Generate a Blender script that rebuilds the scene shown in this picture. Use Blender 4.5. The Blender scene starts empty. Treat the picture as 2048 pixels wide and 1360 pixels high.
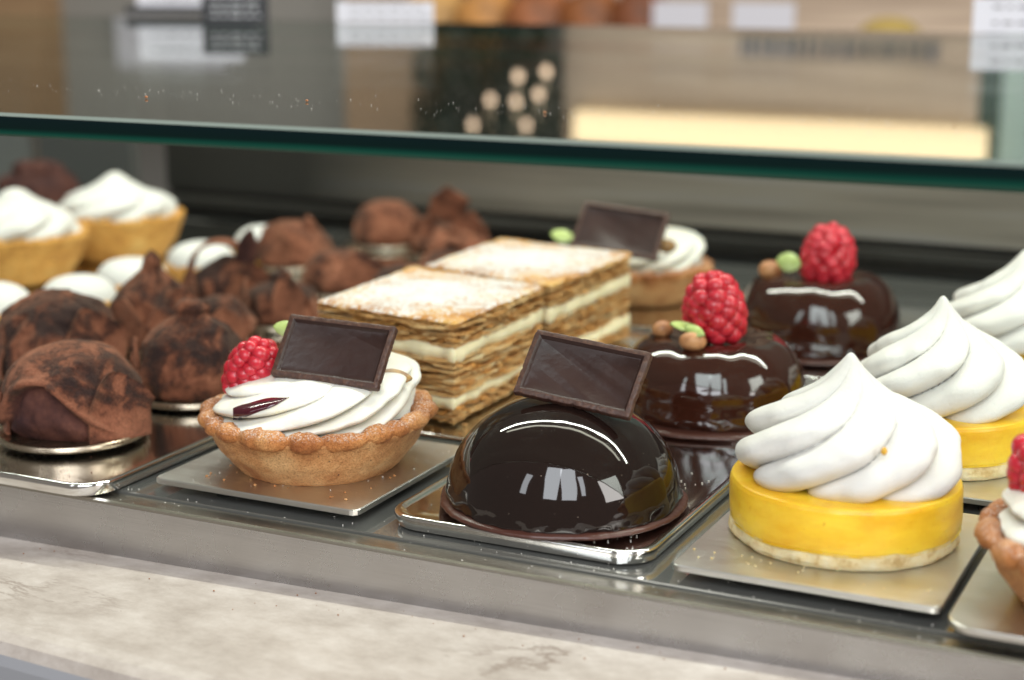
import bpy, math, random
import numpy as np
from mathutils import Matrix, Vector, noise as mn

S = bpy.context.scene
COL = S.collection
random.seed(7)
rng = np.random.default_rng(7)

# ------------------------------------------------------------------ camera
YAW, PIT = math.radians(25.9), math.radians(13.1)
CAM = np.array([0, 0, 0.2])
F = np.array([-math.sin(YAW) * math.cos(PIT), math.cos(YAW) * math.cos(PIT), -math.sin(PIT)])
R = np.array([math.cos(YAW), math.sin(YAW), 0.0])
U = np.cross(R, F)
cd = bpy.data.cameras.new('camera')
cam = bpy.data.objects.new('camera', cd)
COL.objects.link(cam)
cam.matrix_world = Matrix(((R[0], U[0], -F[0], 0), (R[1], U[1], -F[1], 0), (R[2], U[2], -F[2], 0.2), (0, 0, 0, 1)))
cd.sensor_width = 36
cd.lens = 58.85
cd.clip_start = 0.01
cd.clip_end = 60
cd.dof.use_dof = True
cd.dof.focus_distance = 0.618
cd.dof.aperture_fstop = 6.6
S.camera = cam

# ------------------------------------------------------------------ light
w = bpy.data.worlds.new('World')
S.world = w
w.use_nodes = True
w.node_tree.nodes['Background'].inputs[0].default_value = (1.0, 0.90, 0.79, 1)
w.node_tree.nodes['Background'].inputs[1].default_value = 0.18


def area(name, loc, target, sx, sy, power, color):
    d = bpy.data.lights.new(name, 'AREA')
    d.shape = 'RECTANGLE'
    d.size, d.size_y = sx, sy
    d.energy = power
    d.color = color
    o = bpy.data.objects.new(name, d)
    COL.objects.link(o)
    o.location = loc
    o.rotation_euler = (Vector(target) - Vector(loc)).to_track_quat('-Z', 'Y').to_euler()
    return o


TGT = (-0.25, 0.6, 0.02)
# shop windows behind the photographer (cool daylight)
area('window_light', (0.12, -1.38, 1.52), TGT, 0.58, 1.75, 21, (0.90, 0.95, 1.0))
area('window_light', (0.76, -1.22, 1.52), TGT, 0.60, 1.75, 21, (0.90, 0.95, 1.0))
area('window_light', (1.28, -1.00, 1.45), TGT, 0.20, 1.10, 4, (0.90, 0.95, 1.0))
area('window_light', (-0.95, -1.50, 1.35), TGT, 0.26, 1.0, 4, (0.90, 0.95, 1.0))
area('window_light', (2.6, -0.2, 1.30), TGT, 1.1, 1.5, 40, (1.0, 0.97, 0.93))


def strip(loc, target, L, wd, power, color):
    o = area('overhead_strip', loc, target, L, wd, power, color)
    z = (Vector(loc) - Vector(target)).normalized()
    x = Vector((1, 0, 0)); x = (x - z * x.dot(z)).normalized(); y = z.cross(x)
    o.rotation_euler = Matrix((x, y, z)).transposed().to_euler()


# ceiling strip lamp over the case, then an added dim strip
strip((-0.25, 1.06, 1.12), (-0.25, 0.6, 0.0), 2.6, 0.036, 24, (1.0, 0.95, 0.88))
strip((-0.25, 0.90, 1.15), (-0.25, 0.6, 0.0), 2.2, 0.05, 2.5, (1.0, 0.90, 0.78))  # added lamp: its arc on the dome stands in for the shelf edge's reflection

vs = S.view_settings
vs.view_transform = 'Standard'
vs.look = 'None'
vs.exposure = 0.27
vs.gamma = 1.0
vs.use_curve_mapping = False
S.cycles.use_denoising = True
S.cycles.max_bounces = 8
S.cycles.transparent_max_bounces = 12
S.cycles.sample_clamp_indirect = 6


# ------------------------------------------------------------------ materials
class NT:
    def __init__(self, name):
        self.m = bpy.data.materials.new(name)
        self.m.use_nodes = True
        self.t = self.m.node_tree
        self.b = self.t.nodes['Principled BSDF']
        self.out = self.t.nodes['Material Output']

    def n(self, typ, **kw):
        nd = self.t.nodes.new(typ)
        for k, v in kw.items():
            if hasattr(nd, k) and k not in ('Scale',):
                setattr(nd, k, v)
            else:
                nd.inputs[k].default_value = v
        return nd

    def l(self, a, b):
        self.t.links.new(a, b)

    def set(self, **kw):
        for k, v in kw.items():
            k = k.replace('_', ' ')
            self.b.inputs[k].default_value = v if not isinstance(v, tuple) or len(v) != 3 or k == 'Subsurface Radius' else (*v, 1)
        return self

    def coord(self, scale=(1, 1, 1), kind='Object'):
        tc = self.n('ShaderNodeTexCoord')
        mp = self.n('ShaderNodeMapping')
        mp.inputs['Scale'].default_value = scale
        self.l(tc.outputs[kind], mp.inputs['Vector'])
        return mp.outputs['Vector']

    def noise(self, scale, detail=4, rough=0.55, stretch=(1, 1, 1), dist=0.0, kind='Object'):
        nd = self.n('ShaderNodeTexNoise')
        nd.inputs['Scale'].default_value = scale
        nd.inputs['Detail'].default_value = detail
        nd.inputs['Roughness'].default_value = rough
        nd.inputs['Distortion'].default_value = dist
        self.l(self.coord(stretch, kind), nd.inputs['Vector'])
        return nd.outputs['Fac']

    def ramp(self, fac, stops):
        r = self.n('ShaderNodeValToRGB')
        el = r.color_ramp.elements
        while len(el) < len(stops):
            el.new(0.5)
        for e, (p, c) in zip(el, stops):
            e.position = p
            e.color = (*c, 1) if len(c) == 3 else c
        self.l(fac, r.inputs['Fac'])
        return r.outputs['Color']

    def mix(self, fac, a, b):
        m = self.n('ShaderNodeMix')
        m.data_type = 'RGBA'
        if isinstance(fac, float):
            m.inputs[0].default_value = fac
        else:
            self.l(fac, m.inputs[0])
        for i, x in ((6, a), (7, b)):
            if isinstance(x, tuple):
                m.inputs[i].default_value = (*x, 1)
            else:
                self.l(x, m.inputs[i])
        return m.outputs[2]

    def math(self, op, a, b=0.0, clamp=False):
        m = self.n('ShaderNodeMath')
        m.operation = op
        m.use_clamp = clamp
        for i, x in ((0, a), (1, b)):
            if isinstance(x, (int, float)):
                m.inputs[i].default_value = x
            else:
                self.l(x, m.inputs[i])
        return m.outputs[0]

    def bump(self, h, dist, strength=1.0, prev=None):
        b = self.n('ShaderNodeBump')
        b.inputs['Distance'].default_value = dist
        b.inputs['Strength'].default_value = strength
        self.l(h, b.inputs['Height'])
        if prev is not None:
            self.l(prev, b.inputs['Normal'])
        self.l(b.outputs['Normal'], self.b.inputs['Normal'])
        return b.outputs['Normal']

    def base(self, c):
        self.l(c, self.b.inputs['Base Color'])

    def rough(self, c):
        self.l(c, self.b.inputs['Roughness'])


def plain(name, c, rough=0.5, metal=0.0, **kw):
    t = NT(name)
    t.set(Base_Color=c, Roughness=rough, Metallic=metal, **kw)
    return t.m


def emis(name, c, s):
    t = NT(name)
    t.set(Base_Color=(0, 0, 0), Emission_Color=c, Emission_Strength=s)
    return t.m


# meringue
t = NT('meringue'); t.set(Base_Color=(0.90, 0.885, 0.85), Roughness=0.62, Subsurface_Weight=0.2, Subsurface_Scale=0.004, Subsurface_Radius=(1.0, 0.85, 0.7), Specular_IOR_Level=0.35)
p = t.bump(t.noise(900, 4, 0.7), 0.0006, 0.5)
v = t.n('ShaderNodeTexVoronoi'); v.inputs['Scale'].default_value = 420; t.l(t.coord(), v.inputs['Vector'])
pores = t.ramp(v.outputs['Distance'], [(0.0, (0, 0, 0)), (0.16, (1, 1, 1))])
t.bump(pores, 0.0005, 0.4, p)
t.base(t.ramp(t.noise(60, 3), [(0.3, (0.74, 0.72, 0.685)), (0.75, (0.76, 0.73, 0.675))]))
MERINGUE = t.m
# whipped cream
t = NT('whipped_cream'); t.set(Base_Color=(0.88, 0.84, 0.75), Roughness=0.42, Subsurface_Weight=0.35, Subsurface_Scale=0.004, Subsurface_Radius=(1.0, 0.8, 0.55), Specular_IOR_Level=0.4)
t.bump(t.noise(160, 4, 0.5, (1, 1, 2.5)), 0.0008, 0.4)
t.base(t.ramp(t.noise(45, 3), [(0.35, (0.77, 0.745, 0.68)), (0.62, (0.76, 0.72, 0.62)), (0.76, (0.76, 0.69, 0.46))]))
CREAM = t.m
# pastry cream inside slices
t = NT('pastry_cream'); t.set(Base_Color=(0.86, 0.74, 0.48), Roughness=0.5, Subsurface_Weight=0.3, Subsurface_Scale=0.004, Subsurface_Radius=(1.0, 0.75, 0.4))
t.bump(t.noise(200, 4), 0.001, 0.5)
CUSTARD = t.m
# lemon curd
t = NT('lemon_curd'); t.set(Roughness=0.34, Subsurface_Weight=0.35, Subsurface_Scale=0.004, Subsurface_Radius=(1.0, 0.6, 0.08), Specular_IOR_Level=0.5, Coat_Weight=0.12, Coat_Roughness=0.2)
c = t.ramp(t.noise(45, 4, 0.6, (1, 1, 2)), [(0.32, (0.80, 0.42, 0.012)), (0.68, (0.95, 0.64, 0.045))])
sp = t.ramp(t.noise(520, 2), [(0.70, (0, 0, 0)), (0.75, (1, 1, 1))])
t.base(t.mix(sp, c, (0.72, 0.36, 0.02)))
t.bump(t.noise(120, 4, 0.6, (1, 1, 1.6)), 0.0012, 0.4)
CURD = t.m
# pale sable biscuit
t = NT('pale_biscuit'); t.set(Roughness=0.8, Subsurface_Weight=0.1, Subsurface_Scale=0.002)
c = t.ramp(t.noise(180, 5, 0.65), [(0.34, (0.66, 0.44, 0.17)), (0.5, (0.90, 0.72, 0.38)), (0.70, (0.96, 0.83, 0.55))])
t.base(c); t.bump(t.noise(800, 5, 0.75), 0.0016, 0.8)
BISCUIT = t.m


# golden tart crust
def crust(name, pale, mid, dark, sugar):
    t = NT(name); t.set(Roughness=0.68, Specular_IOR_Level=0.35)
    c = t.ramp(t.noise(70, 5, 0.6), [(0.34, dark), (0.5, mid), (0.66, pale)])
    fine = t.ramp(t.noise(1500, 3, 0.65), [(0.36, (0.62, 0.50, 0.40)), (0.5, (1, 1, 1)), (0.66, (1.12, 1.12, 1.12))])
    mm = t.n('ShaderNodeMix'); mm.data_type = 'RGBA'; mm.blend_type = 'MULTIPLY'; mm.inputs[0].default_value = 0.75
    t.l(c, mm.inputs[6]); t.l(fine, mm.inputs[7]); c = mm.outputs[2]
    sp = t.ramp(t.noise(330, 2), [(0.72, (0, 0, 0)), (0.76, (1, 1, 1))])
    c = t.mix(sp, c, (0.10, 0.045, 0.03))
    if sugar > 0:
        geo = t.n('ShaderNodeNewGeometry'); sx = t.n('ShaderNodeSeparateXYZ'); t.l(geo.outputs['Normal'], sx.inputs[0])
        up = t.math('MULTIPLY', t.math('SUBTRACT', sx.outputs['Z'], 0.25, True), 1.6, True)
        dust = t.ramp(t.noise(1300, 4, 0.7), [(0.5, (0, 0, 0)), (0.66, (1, 1, 1))])
        f = t.math('MULTIPLY', t.math('MULTIPLY', up, dust), sugar, True)
        c = t.mix(f, c, (0.86, 0.82, 0.77))
    t.base(c)
    p = t.bump(t.noise(220, 5, 0.65), 0.003, 0.8)
    t.bump(t.noise(1700, 3, 0.7), 0.0008, 1.0, p)
    return t.m


CRUST = crust('tart_crust', (0.80, 0.47, 0.21), (0.68, 0.33, 0.125), (0.48, 0.18, 0.055), 0)
RIM = crust('baked_rim', (0.74, 0.36, 0.13), (0.60, 0.235, 0.07), (0.40, 0.13, 0.035), 0.8)
GOLDCRUST = crust('golden_crust', (0.92, 0.56, 0.17), (0.85, 0.43, 0.10), (0.62, 0.28, 0.06), 0)

# puff pastry sheets
t = NT('puff_pastry'); t.set(Roughness=0.55)
c = t.ramp(t.noise(60, 5, 0.65, (1, 1, 16)), [(0.34, (0.42, 0.15, 0.035)), (0.44, (0.86, 0.42, 0.12)), (0.56, (1.0, 0.64, 0.27)), (0.68, (1.0, 0.84, 0.52))])
fl = t.ramp(t.noise(900, 4, 0.75, (1, 1, 1.5)), [(0.34, (0.45, 0.34, 0.22)), (0.48, (1, 1, 1))])
mm = t.n('ShaderNodeMix'); mm.data_type = 'RGBA'; mm.blend_type = 'MULTIPLY'; mm.inputs[0].default_value = 0.7
t.l(c, mm.inputs[6]); t.l(fl, mm.inputs[7])
t.base(mm.outputs[2]); t.bump(t.noise(700, 4, 0.7), 0.003, 1.0)
PUFF = t.m
t = NT('caramel_flake'); t.set(Roughness=0.4)
t.base(t.ramp(t.noise(250, 3), [(0.35, (0.36, 0.14, 0.03)), (0.65, (0.72, 0.36, 0.10))])); CARAMEL = t.m
# caramelised, sugar dusted top sheet
t = NT('sugared_pastry'); t.set(Roughness=0.42)
c = t.ramp(t.noise(55, 4, 0.6), [(0.32, (0.42, 0.14, 0.025)), (0.5, (0.68, 0.31, 0.06)), (0.68, (0.84, 0.52, 0.17))])
geo = t.n('ShaderNodeNewGeometry'); sx = t.n('ShaderNodeSeparateXYZ'); t.l(geo.outputs['True Normal'], sx.inputs[0])
up = t.math('GREATER_THAN', sx.outputs['Z'], 0.6)
tc = t.n('ShaderNodeTexCoord')
ln = t.n('ShaderNodeVectorMath'); ln.operation = 'LENGTH'
mpp = t.n('ShaderNodeMapping'); mpp.inputs['Scale'].default_value = (1, 1, 0); t.l(tc.outputs['Object'], mpp.inputs['Vector']); t.l(mpp.outputs[0], ln.inputs[0])
cen = t.math('SUBTRACT', 1.24, t.math('MULTIPLY', ln.outputs['Value'], 17.0), True)
n1 = t.math('MULTIPLY', t.math('SUBTRACT', t.noise(480, 4, 0.85), 0.5), 5.5)
n2 = t.math('MULTIPLY', t.math('SUBTRACT', t.noise(75, 3, 0.6), 0.5), 1.9)
thr = t.math('ADD', t.math('ADD', n1, n2), t.math('MULTIPLY', cen, 1.25))
thr2 = t.math('MULTIPLY', t.math('SUBTRACT', thr, 0.50), 3.5, True)
t.base(t.mix(t.math('MULTIPLY', up, thr2), c, (0.84, 0.83, 0.82)))
t.bump(t.noise(300, 4, 0.7), 0.003, 0.8)
SUGARTOP = t.m


# cocoa
def cocoa(name, seed_stretch, dark_at=0.44):
    t = NT(name); t.set(Roughness=0.88, Specular_IOR_Level=0.12, Sheen_Weight=0.25, Sheen_Roughness=0.6)
    t.set(Sheen_Tint=(0.8, 0.5, 0.35))
    big = t.noise(55, 6, 0.68, seed_stretch, 0.4)
    c = t.ramp(big, [(dark_at - 0.07, (0.018, 0.010, 0.012)), (dark_at + 0.01, (0.075, 0.026, 0.017)), (dark_at + 0.06, (0.20, 0.070, 0.038)), (dark_at + 0.22, (0.36, 0.140, 0.078))])
    fine = t.ramp(t.noise(1400, 4, 0.75), [(0.36, (0.42, 0.38, 0.38)), (0.64, (1.35, 1.3, 1.3))])
    mm = t.n('ShaderNodeMix'); mm.data_type = 'RGBA'; mm.blend_type = 'MULTIPLY'; mm.inputs[0].default_value = 0.8
    t.l(c, mm.inputs[6]); t.l(fine, mm.inputs[7])
    t.base(mm.outputs[2])
    p = t.bump(t.noise(160, 6, 0.7), 0.0035, 0.8)
    t.bump(t.noise(1100, 4, 0.8), 0.0005, 0.8, p)
    return t.m


COCOA = [cocoa('cocoa_dusted', (1, 1, 1), 0.465), cocoa('cocoa_dusted_patchy', (1.3, 0.8, 1.0), 0.50), cocoa('cocoa_dusted_light', (0.8, 1.2, 1.1), 0.42)]
t = NT('bare_truffle'); t.set(Roughness=0.75, Specular_IOR_Level=0.2)
t.base(t.ramp(t.noise(70, 6, 0.7), [(0.35, (0.03, 0.012, 0.013)), (0.6, (0.10, 0.038, 0.028)), (0.8, (0.20, 0.08, 0.05))]))
t.bump(t.noise(500, 5, 0.8), 0.0006, 0.8)
INNERCOCOA = t.m
# glossy mirror glaze
t = NT('dark_glaze'); t.set(Base_Color=(0.011, 0.0055, 0.0045), Roughness=0.045, Specular_IOR_Level=0.55, Coat_Weight=0.1, Coat_Roughness=0.02)
t.bump(t.noise(34, 3, 0.5), 0.0010, 0.3)
sp = t.ramp(t.noise(1300, 1), [(0.80, (0, 0, 0)), (0.83, (1, 1, 1))])
t.base(t.mix(sp, (0.011, 0.0055, 0.0045), (0.35, 0.28, 0.22)))
GLAZE = t.m
t = NT('brown_glaze'); t.set(Base_Color=(0.034, 0.009, 0.005), Roughness=0.075, Specular_IOR_Level=0.62, Coat_Weight=0.3, Coat_Roughness=0.03)
t.bump(t.noise(45, 2, 0.5), 0.0012, 0.35)
BGLAZE = t.m
t = NT('chocolate_foot'); t.set(Base_Color=(0.075, 0.026, 0.018), Roughness=0.33)
t.bump(t.noise(150, 3), 0.001, 0.5)
FOOT = t.m
t = NT('chocolate_plaque'); t.set(Roughness=0.36, Specular_IOR_Level=0.45)
sp = t.ramp(t.noise(900, 2), [(0.755, (0, 0, 0)), (0.79, (1, 1, 1))])
c = t.ramp(t.noise(70, 3), [(0.3, (0.030, 0.0125, 0.0105)), (0.7, (0.040, 0.0165, 0.0135))])
t.base(t.mix(sp, c, (0.20, 0.11, 0.08)))
t.rough(t.ramp(t.noise(80, 3), [(0.3, (0.30, 0.30, 0.30)), (0.7, (0.42, 0.42, 0.42))]))
t.bump(t.noise(260, 3), 0.0005, 0.35)
PLAQUE = t.m
t = NT('plaque_rim'); t.set(Roughness=0.42)
t.base(t.ramp(t.noise(500, 4, 0.7), [(0.45, (0.060, 0.025, 0.018)), (0.70, (0.13, 0.060, 0.038)), (0.78, (0.30, 0.17, 0.11))]))
t.bump(t.noise(500, 3), 0.0006, 0.6)
PRIM = t.m
RASP = NT('raspberry'); RASP.set(Roughness=0.30, Subsurface_Weight=0.35, Subsurface_Scale=0.003, Subsurface_Radius=(1.0, 0.15, 0.1), Coat_Weight=0.15, Coat_Roughness=0.25)
RASP.base(RASP.ramp(RASP.noise(160, 3), [(0.3, (0.46, 0.010, 0.022)), (0.7, (0.66, 0.03, 0.055))]))
RASP = RASP.m
RHAIR = plain('raspberry_hair', (0.75, 0.45, 0.30), 0.6)
JAM = plain('berry_jam', (0.055, 0.003, 0.010), 0.14, Coat_Weight=0.5)
NUT = NT('hazelnut'); NUT.set(Roughness=0.45)
NUT.base(NUT.ramp(NUT.noise(140, 4), [(0.35, (0.30, 0.105, 0.04)), (0.65, (0.62, 0.30, 0.13))])); NUT = NUT.m
LEAF = NT('pistachio_leaf'); LEAF.set(Roughness=0.55)
LEAF.base(LEAF.ramp(LEAF.noise(150, 3), [(0.35, (0.36, 0.44, 0.10)), (0.65, (0.58, 0.68, 0.30))])); LEAF = LEAF.m
ALMOND = NT('toasted_sliver'); ALMOND.set(Roughness=0.4)
ALMOND.base(ALMOND.ramp(ALMOND.noise(300, 4), [(0.35, (0.16, 0.06, 0.015)), (0.65, (0.42, 0.24, 0.07))])); ALMOND = ALMOND.m


# metals
def steel(name, col, rough, stretch, nscale, bdist, bstr, metal=1.0, rvar=0.08, specks=True):
    t = NT(name); t.set(Metallic=metal, Roughness=rough)
    g = t.noise(nscale, 3, 0.6, stretch)
    blot = t.noise(60, 5, 0.65)
    r0 = t.math('ADD', t.math('MULTIPLY', blot, rvar * 2), rough - rvar)
    t.rough(r0)
    c = t.mix(g, tuple(x * 0.86 for x in col), tuple(min(1, x * 1.1) for x in col))
    if specks:
        sp = t.ramp(t.noise(850, 2, 0.6), [(0.755, (0, 0, 0)), (0.775, (1, 1, 1))])
        c = t.mix(sp, c, (0.62, 0.55, 0.47))
    t.base(c)
    t.bump(g, bdist, bstr)
    return t.m


SATIN = steel('satin_steel', (0.68, 0.665, 0.635), 0.33, (3, 160, 3), 9, 0.0005, 0.4, rvar=0.09)
POLISH = steel('polished_steel', (0.76, 0.755, 0.74), 0.11, (40, 1, 1), 5, 0.0002, 0.08, rvar=0.03)
RAILM = steel('brushed_steel', (0.50, 0.495, 0.50), 0.27, (0.6, 60, 60), 26, 0.0003, 0.16, rvar=0.05, specks=False)
RAILTOP = steel('rail_lip_steel', (0.68, 0.64, 0.56), 0.26, (1, 60, 60), 20, 0.0003, 0.2, rvar=0.04)
GOLDCARD = steel('gilt_card', (0.52, 0.43, 0.33), 0.28, (1, 1, 1), 60, 0.0003, 0.3, rvar=0.08)
t = NT('case_glass_floor'); t.set(Base_Color=(0.040, 0.046, 0.038), Roughness=0.05, Specular_IOR_Level=1.0, Metallic=0.55, Coat_Weight=0.6, Coat_Roughness=0.02)
sp = t.ramp(t.noise(900, 2, 0.6), [(0.76, (0, 0, 0)), (0.78, (1, 1, 1))])
t.base(t.mix(sp, (0.22, 0.22, 0.205), (0.6, 0.55, 0.5)))
FLOORG = t.m
# stone counter
t = NT('stone_counter'); t.set(Roughness=0.42, Specular_IOR_Level=0.4)
c = t.ramp(t.noise(34, 10, 0.74, (1, 1.5, 1), 0.0), [(0.3, (0.31, 0.26, 0.225)), (0.5, (0.43, 0.375, 0.335)), (0.70, (0.55, 0.495, 0.455))])
vein = t.noise(11, 8, 0.68, (0.7, 2.0, 1), 0.25)
vv = t.math('ABSOLUTE', t.math('SUBTRACT', vein, 0.5))
vm = t.ramp(vv, [(0.0, (0.85, 0.85, 0.85)), (0.024, (0.0, 0.0, 0.0))])
area_m = t.ramp(t.noise(11, 2), [(0.5, (0, 0, 0)), (0.62, (1, 1, 1))])
c = t.mix(t.math('MULTIPLY', vm, area_m), c, (0.20, 0.15, 0.12))
sp = t.ramp(t.noise(420, 2), [(0.775, (0, 0, 0)), (0.79, (1, 1, 1))])
t.base(t.mix(sp, c, (0.16, 0.10, 0.07)))
t.bump(t.noise(300, 4), 0.0003, 0.3)
STONE = t.m
STONE_EDGE = plain('stone_nose', (0.34, 0.34, 0.36), 0.3)

# glass shelf: thin clear sheet, fresnel mix of mirror and see-through
t = NT('clear_glass')
t.t.nodes.remove(t.b)
geo = t.n('ShaderNodeNewGeometry')
ior = t.math('ADD', 1.5, t.math('MULTIPLY', geo.outputs['Backfacing'], 1 / 1.5 - 1.5))
fr = t.n('ShaderNodeFresnel'); t.l(ior, fr.inputs['IOR'])
tr = t.n('ShaderNodeBsdfTransparent'); tr.inputs[0].default_value = (0.90, 0.945, 0.92, 1)
gl = t.n('ShaderNodeBsdfGlossy'); gl.inputs['Roughness'].default_value = 0.025; gl.inputs[0].default_value = (0.95, 0.97, 0.95, 1)
mx = t.n('ShaderNodeMixShader'); t.l(fr.outputs[0], mx.inputs[0]); t.l(tr.outputs[0], mx.inputs[1]); t.l(gl.outputs[0], mx.inputs[2])
t.l(mx.outputs[0], t.out.inputs['Surface'])
GLASS = t.m
t = NT('green_glass_edge'); t.set(Roughness=0.2, Specular_IOR_Level=0.25)
tc = t.n('ShaderNodeTexCoord'); sxx = t.n('ShaderNodeSeparateXYZ'); t.l(tc.outputs['Object'], sxx.inputs[0])
zf = t.math('MULTIPLY', t.math('ADD', sxx.outputs['Z'], 0.008), 125.0, True)
nz = t.noise(30, 3, 0.5, (0.12, 1, 12))
t.base(t.ramp(t.math('ADD', zf, t.math('MULTIPLY', t.math('SUBTRACT', nz, 0.5), 0.5)), [(0.0, (0.015, 0.07, 0.045)), (0.22, (0.001, 0.045, 0.030)), (0.42, (0.0005, 0.010, 0.009)), (0.9, (0.001, 0.009, 0.011))]))
GEDGE = t.m
GBEVEL = plain('glass_bevel', (0.20, 0.24, 0.21), 0.22, 0.0, Specular_IOR_Level=0.6)


# ------------------------------------------------------------------ mesh helpers
def link(o, parent=None):
    COL.objects.link(o)
    if parent is not None:
        o.parent = parent
    return o


def mk(name, verts, faces, mats, parent=None, loc=None, smooth=True, midx=None):
    me = bpy.data.meshes.new(name)
    me.from_pydata([tuple(map(float, v)) for v in verts], [], [tuple(map(int, f)) for f in faces])
    mats = mats if isinstance(mats, (list, tuple)) else [mats]
    for m in mats:
        me.materials.append(m)
    if midx is not None:
        me.polygons.foreach_set('material_index', list(midx))
    if smooth:
        me.polygons.foreach_set('use_smooth', [True] * len(me.polygons))
    me.update()
    o = bpy.data.objects.new(name, me)
    if loc is not None:
        o.location = loc
    return link(o, parent)


def tag(o, label=None, cat=None, group=None, kind=None):
    if label: o['label'] = label
    if cat: o['category'] = cat
    if group: o['group'] = group
    if kind: o['kind'] = kind
    return o


def thing(name, loc, label, cat, group=None, rz=0.0):
    o = bpy.data.objects.new(name, None)
    o.empty_display_size = 0.01
    o.location = loc
    o.rotation_euler = (0, 0, rz)
    COL.objects.link(o)
    return tag(o, label, cat, group)


def copy_tree(o, loc, label, rz=None, parent=None):
    def rec(a, par):
        c = a.copy(); COL.objects.link(c)
        if par is not None: c.parent = par
        for ch in a.children: rec(ch, c)
        return c
    c = rec(o, None)
    c.location = loc
    if rz is not None: c.rotation_euler = (0, 0, rz)
    c['label'] = label
    return c


def grid_faces(nu, nv, wrap=True, off=0):
    """nu rings of nv points"""
    f = []
    for i in range(nu - 1):
        for j in range(nv if wrap else nv - 1):
            j2 = (j + 1) % nv
            f.append((off + i * nv + j, off + i * nv + j2, off + (i + 1) * nv + j2, off + (i + 1) * nv + j))
    return f


def catmull(P, n):
    P = np.array(P, float)
    Q = np.vstack([2 * P[0] - P[1], P, 2 * P[-1] - P[-2]])
    out = []
    m = len(P) - 1
    for k in range(n):
        s = k / (n - 1) * m
        i = min(int(s), m - 1); u = s - i
        a, b, c, d = Q[i], Q[i + 1], Q[i + 2], Q[i + 3]
        out.append(0.5 * ((2 * b) + (-a + c) * u + (2 * a - 5 * b + 4 * c - d) * u * u + (-a + 3 * b - 3 * c + d) * u ** 3))
    return np.array(out)


def nz3(v, s, seed=0.0, octv=3):
    return mn.fractal(Vector((v[0] * s + seed, v[1] * s - seed, v[2] * s + 2 * seed)), 1.0, 2.0, octv)


def lathe(name, prof, mat, parent=None, n=96, loc=None, disp=None, nprof=None, cap=True):
    if nprof: prof = catmull(prof, nprof)
    V = []
    for (r, z) in prof:
        r = max(r, 0.0)
        for j in range(n):
            a = 2 * math.pi * j / n
            p = np.array([r * math.cos(a), r * math.sin(a), z])
            if disp is not None: p = disp(p, a, r, z)
            V.append(p)
    Fc = grid_faces(len(prof), n)
    # orientation: profile from bottom to top -> outward normals
    if cap:
        k = len(V); V.append(np.mean(V[:n], axis=0)); Fc += [(k, (j + 1) % n, j) for j in range(n)]
        k = len(V); V.append(np.mean(V[-1 - n:-1], axis=0)); o = (len(prof) - 1) * n
        Fc += [(k, o + j, o + (j + 1) % n) for j in range(n)]
    return mk(name, V, Fc, mat, parent, loc)


def rrect(x0, x1, y0, y1, r, n=8):
    P = []
    for cx, cy, a0 in ((x1 - r, y1 - r, 0), (x0 + r, y1 - r, 90), (x0 + r, y0 + r, 180), (x1 - r, y0 + r, 270)):
        for k in range(n + 1):
            a = math.radians(a0 + 90 * k / n)
            P.append((cx + r * math.cos(a), cy + r * math.sin(a)))
    return P


def inset_poly(P, d, x0, x1, y0, y1):
    cx, cy = (x0 + x1) / 2, (y0 + y1) / 2
    sx, sy = (x1 - x0) / 2, (y1 - y0) / 2
    return [((x - cx) * (1 - d / sx) + cx, (y - cy) * (1 - d / sy) + cy) for x, y in P]


def ring_mesh(name, rings, mat, parent=None, loc=None, smooth=False, caps=True):
    """rings: list of lists of 3D points, bottom to top, ccw"""
    V = [p for r in rings for p in r]
    n = len(rings[0])
    Fc = grid_faces(len(rings), n)
    if caps:
        Fc.append(tuple(range(n - 1, -1, -1)))
        o = (len(rings) - 1) * n
        Fc.append(tuple(range(o, o + n)))
    return mk(name, V, Fc, mat, parent, loc, smooth)


def smooth_angle(o, deg=35):
    me = o.data
    me.polygons.foreach_set('use_smooth', [True] * len(me.polygons))
    me.set_sharp_from_angle(angle=math.radians(deg))
    return o


def box(name, x0, x1, y0, y1, z0, z1, mat, parent=None, bev=0.0, loc=None):
    if bev > 0:
        P = rrect(x0, x1, y0, y1, bev * 1.5, 3)
        Pi = inset_poly(P, bev, x0, x1, y0, y1)
        rings = [[(x, y, z0) for x, y in Pi], [(x, y, z0 + bev) for x, y in P], [(x, y, z1 - bev) for x, y in P], [(x, y, z1) for x, y in Pi]]
        return ring_mesh(name, rings, mat, parent, loc)
    P = [(x0, y0), (x1, y0), (x1, y1), (x0, y1)]
    return ring_mesh(name, [[(x, y, z0) for x, y in P], [(x, y, z1) for x, y in P]], mat, parent, loc)


FLOOR_Z = -0.0062


# ------------------------------------------------------------------ setting: counter, rail, case floor
# stone ledge in front, very slightly out of level with the case
cnt = thing('stone_ledge', (-0.2, 0.4835, -0.0235), 'pale veined stone ledge in the foreground below the steel rail', 'ledge')
cnt.rotation_euler = (0, math.radians(-1.3), math.radians(-5.5))
prof = [(0.10, -0.05), (0.10, -0.0005), (0.0, 0.0), (-0.0880, 0.0), (-0.0930, -0.0007), (-0.0970, -0.0025), (-0.0995, -0.0060)]
V = []; xs = (-1.2, 0.9)
for x in xs:
    for y, z in prof: V.append((x, y, z))
n = len(prof)
mk('stone_top', V, [(i, i + 1, n + i + 1, n + i) for i in range(n - 1)], STONE, cnt, smooth=False)
prof = [(-0.0995, -0.0060), (-0.1008, -0.0095), (-0.1010, -0.05), (-0.09, -0.09)]
V = [(x, y, z) for x in xs for y, z in prof]; n = len(prof)
mk('ledge_front', V, [(i, i + 1, n + i + 1, n + i) for i in range(n - 1)], STONE_EDGE, cnt, smooth=False)

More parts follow.
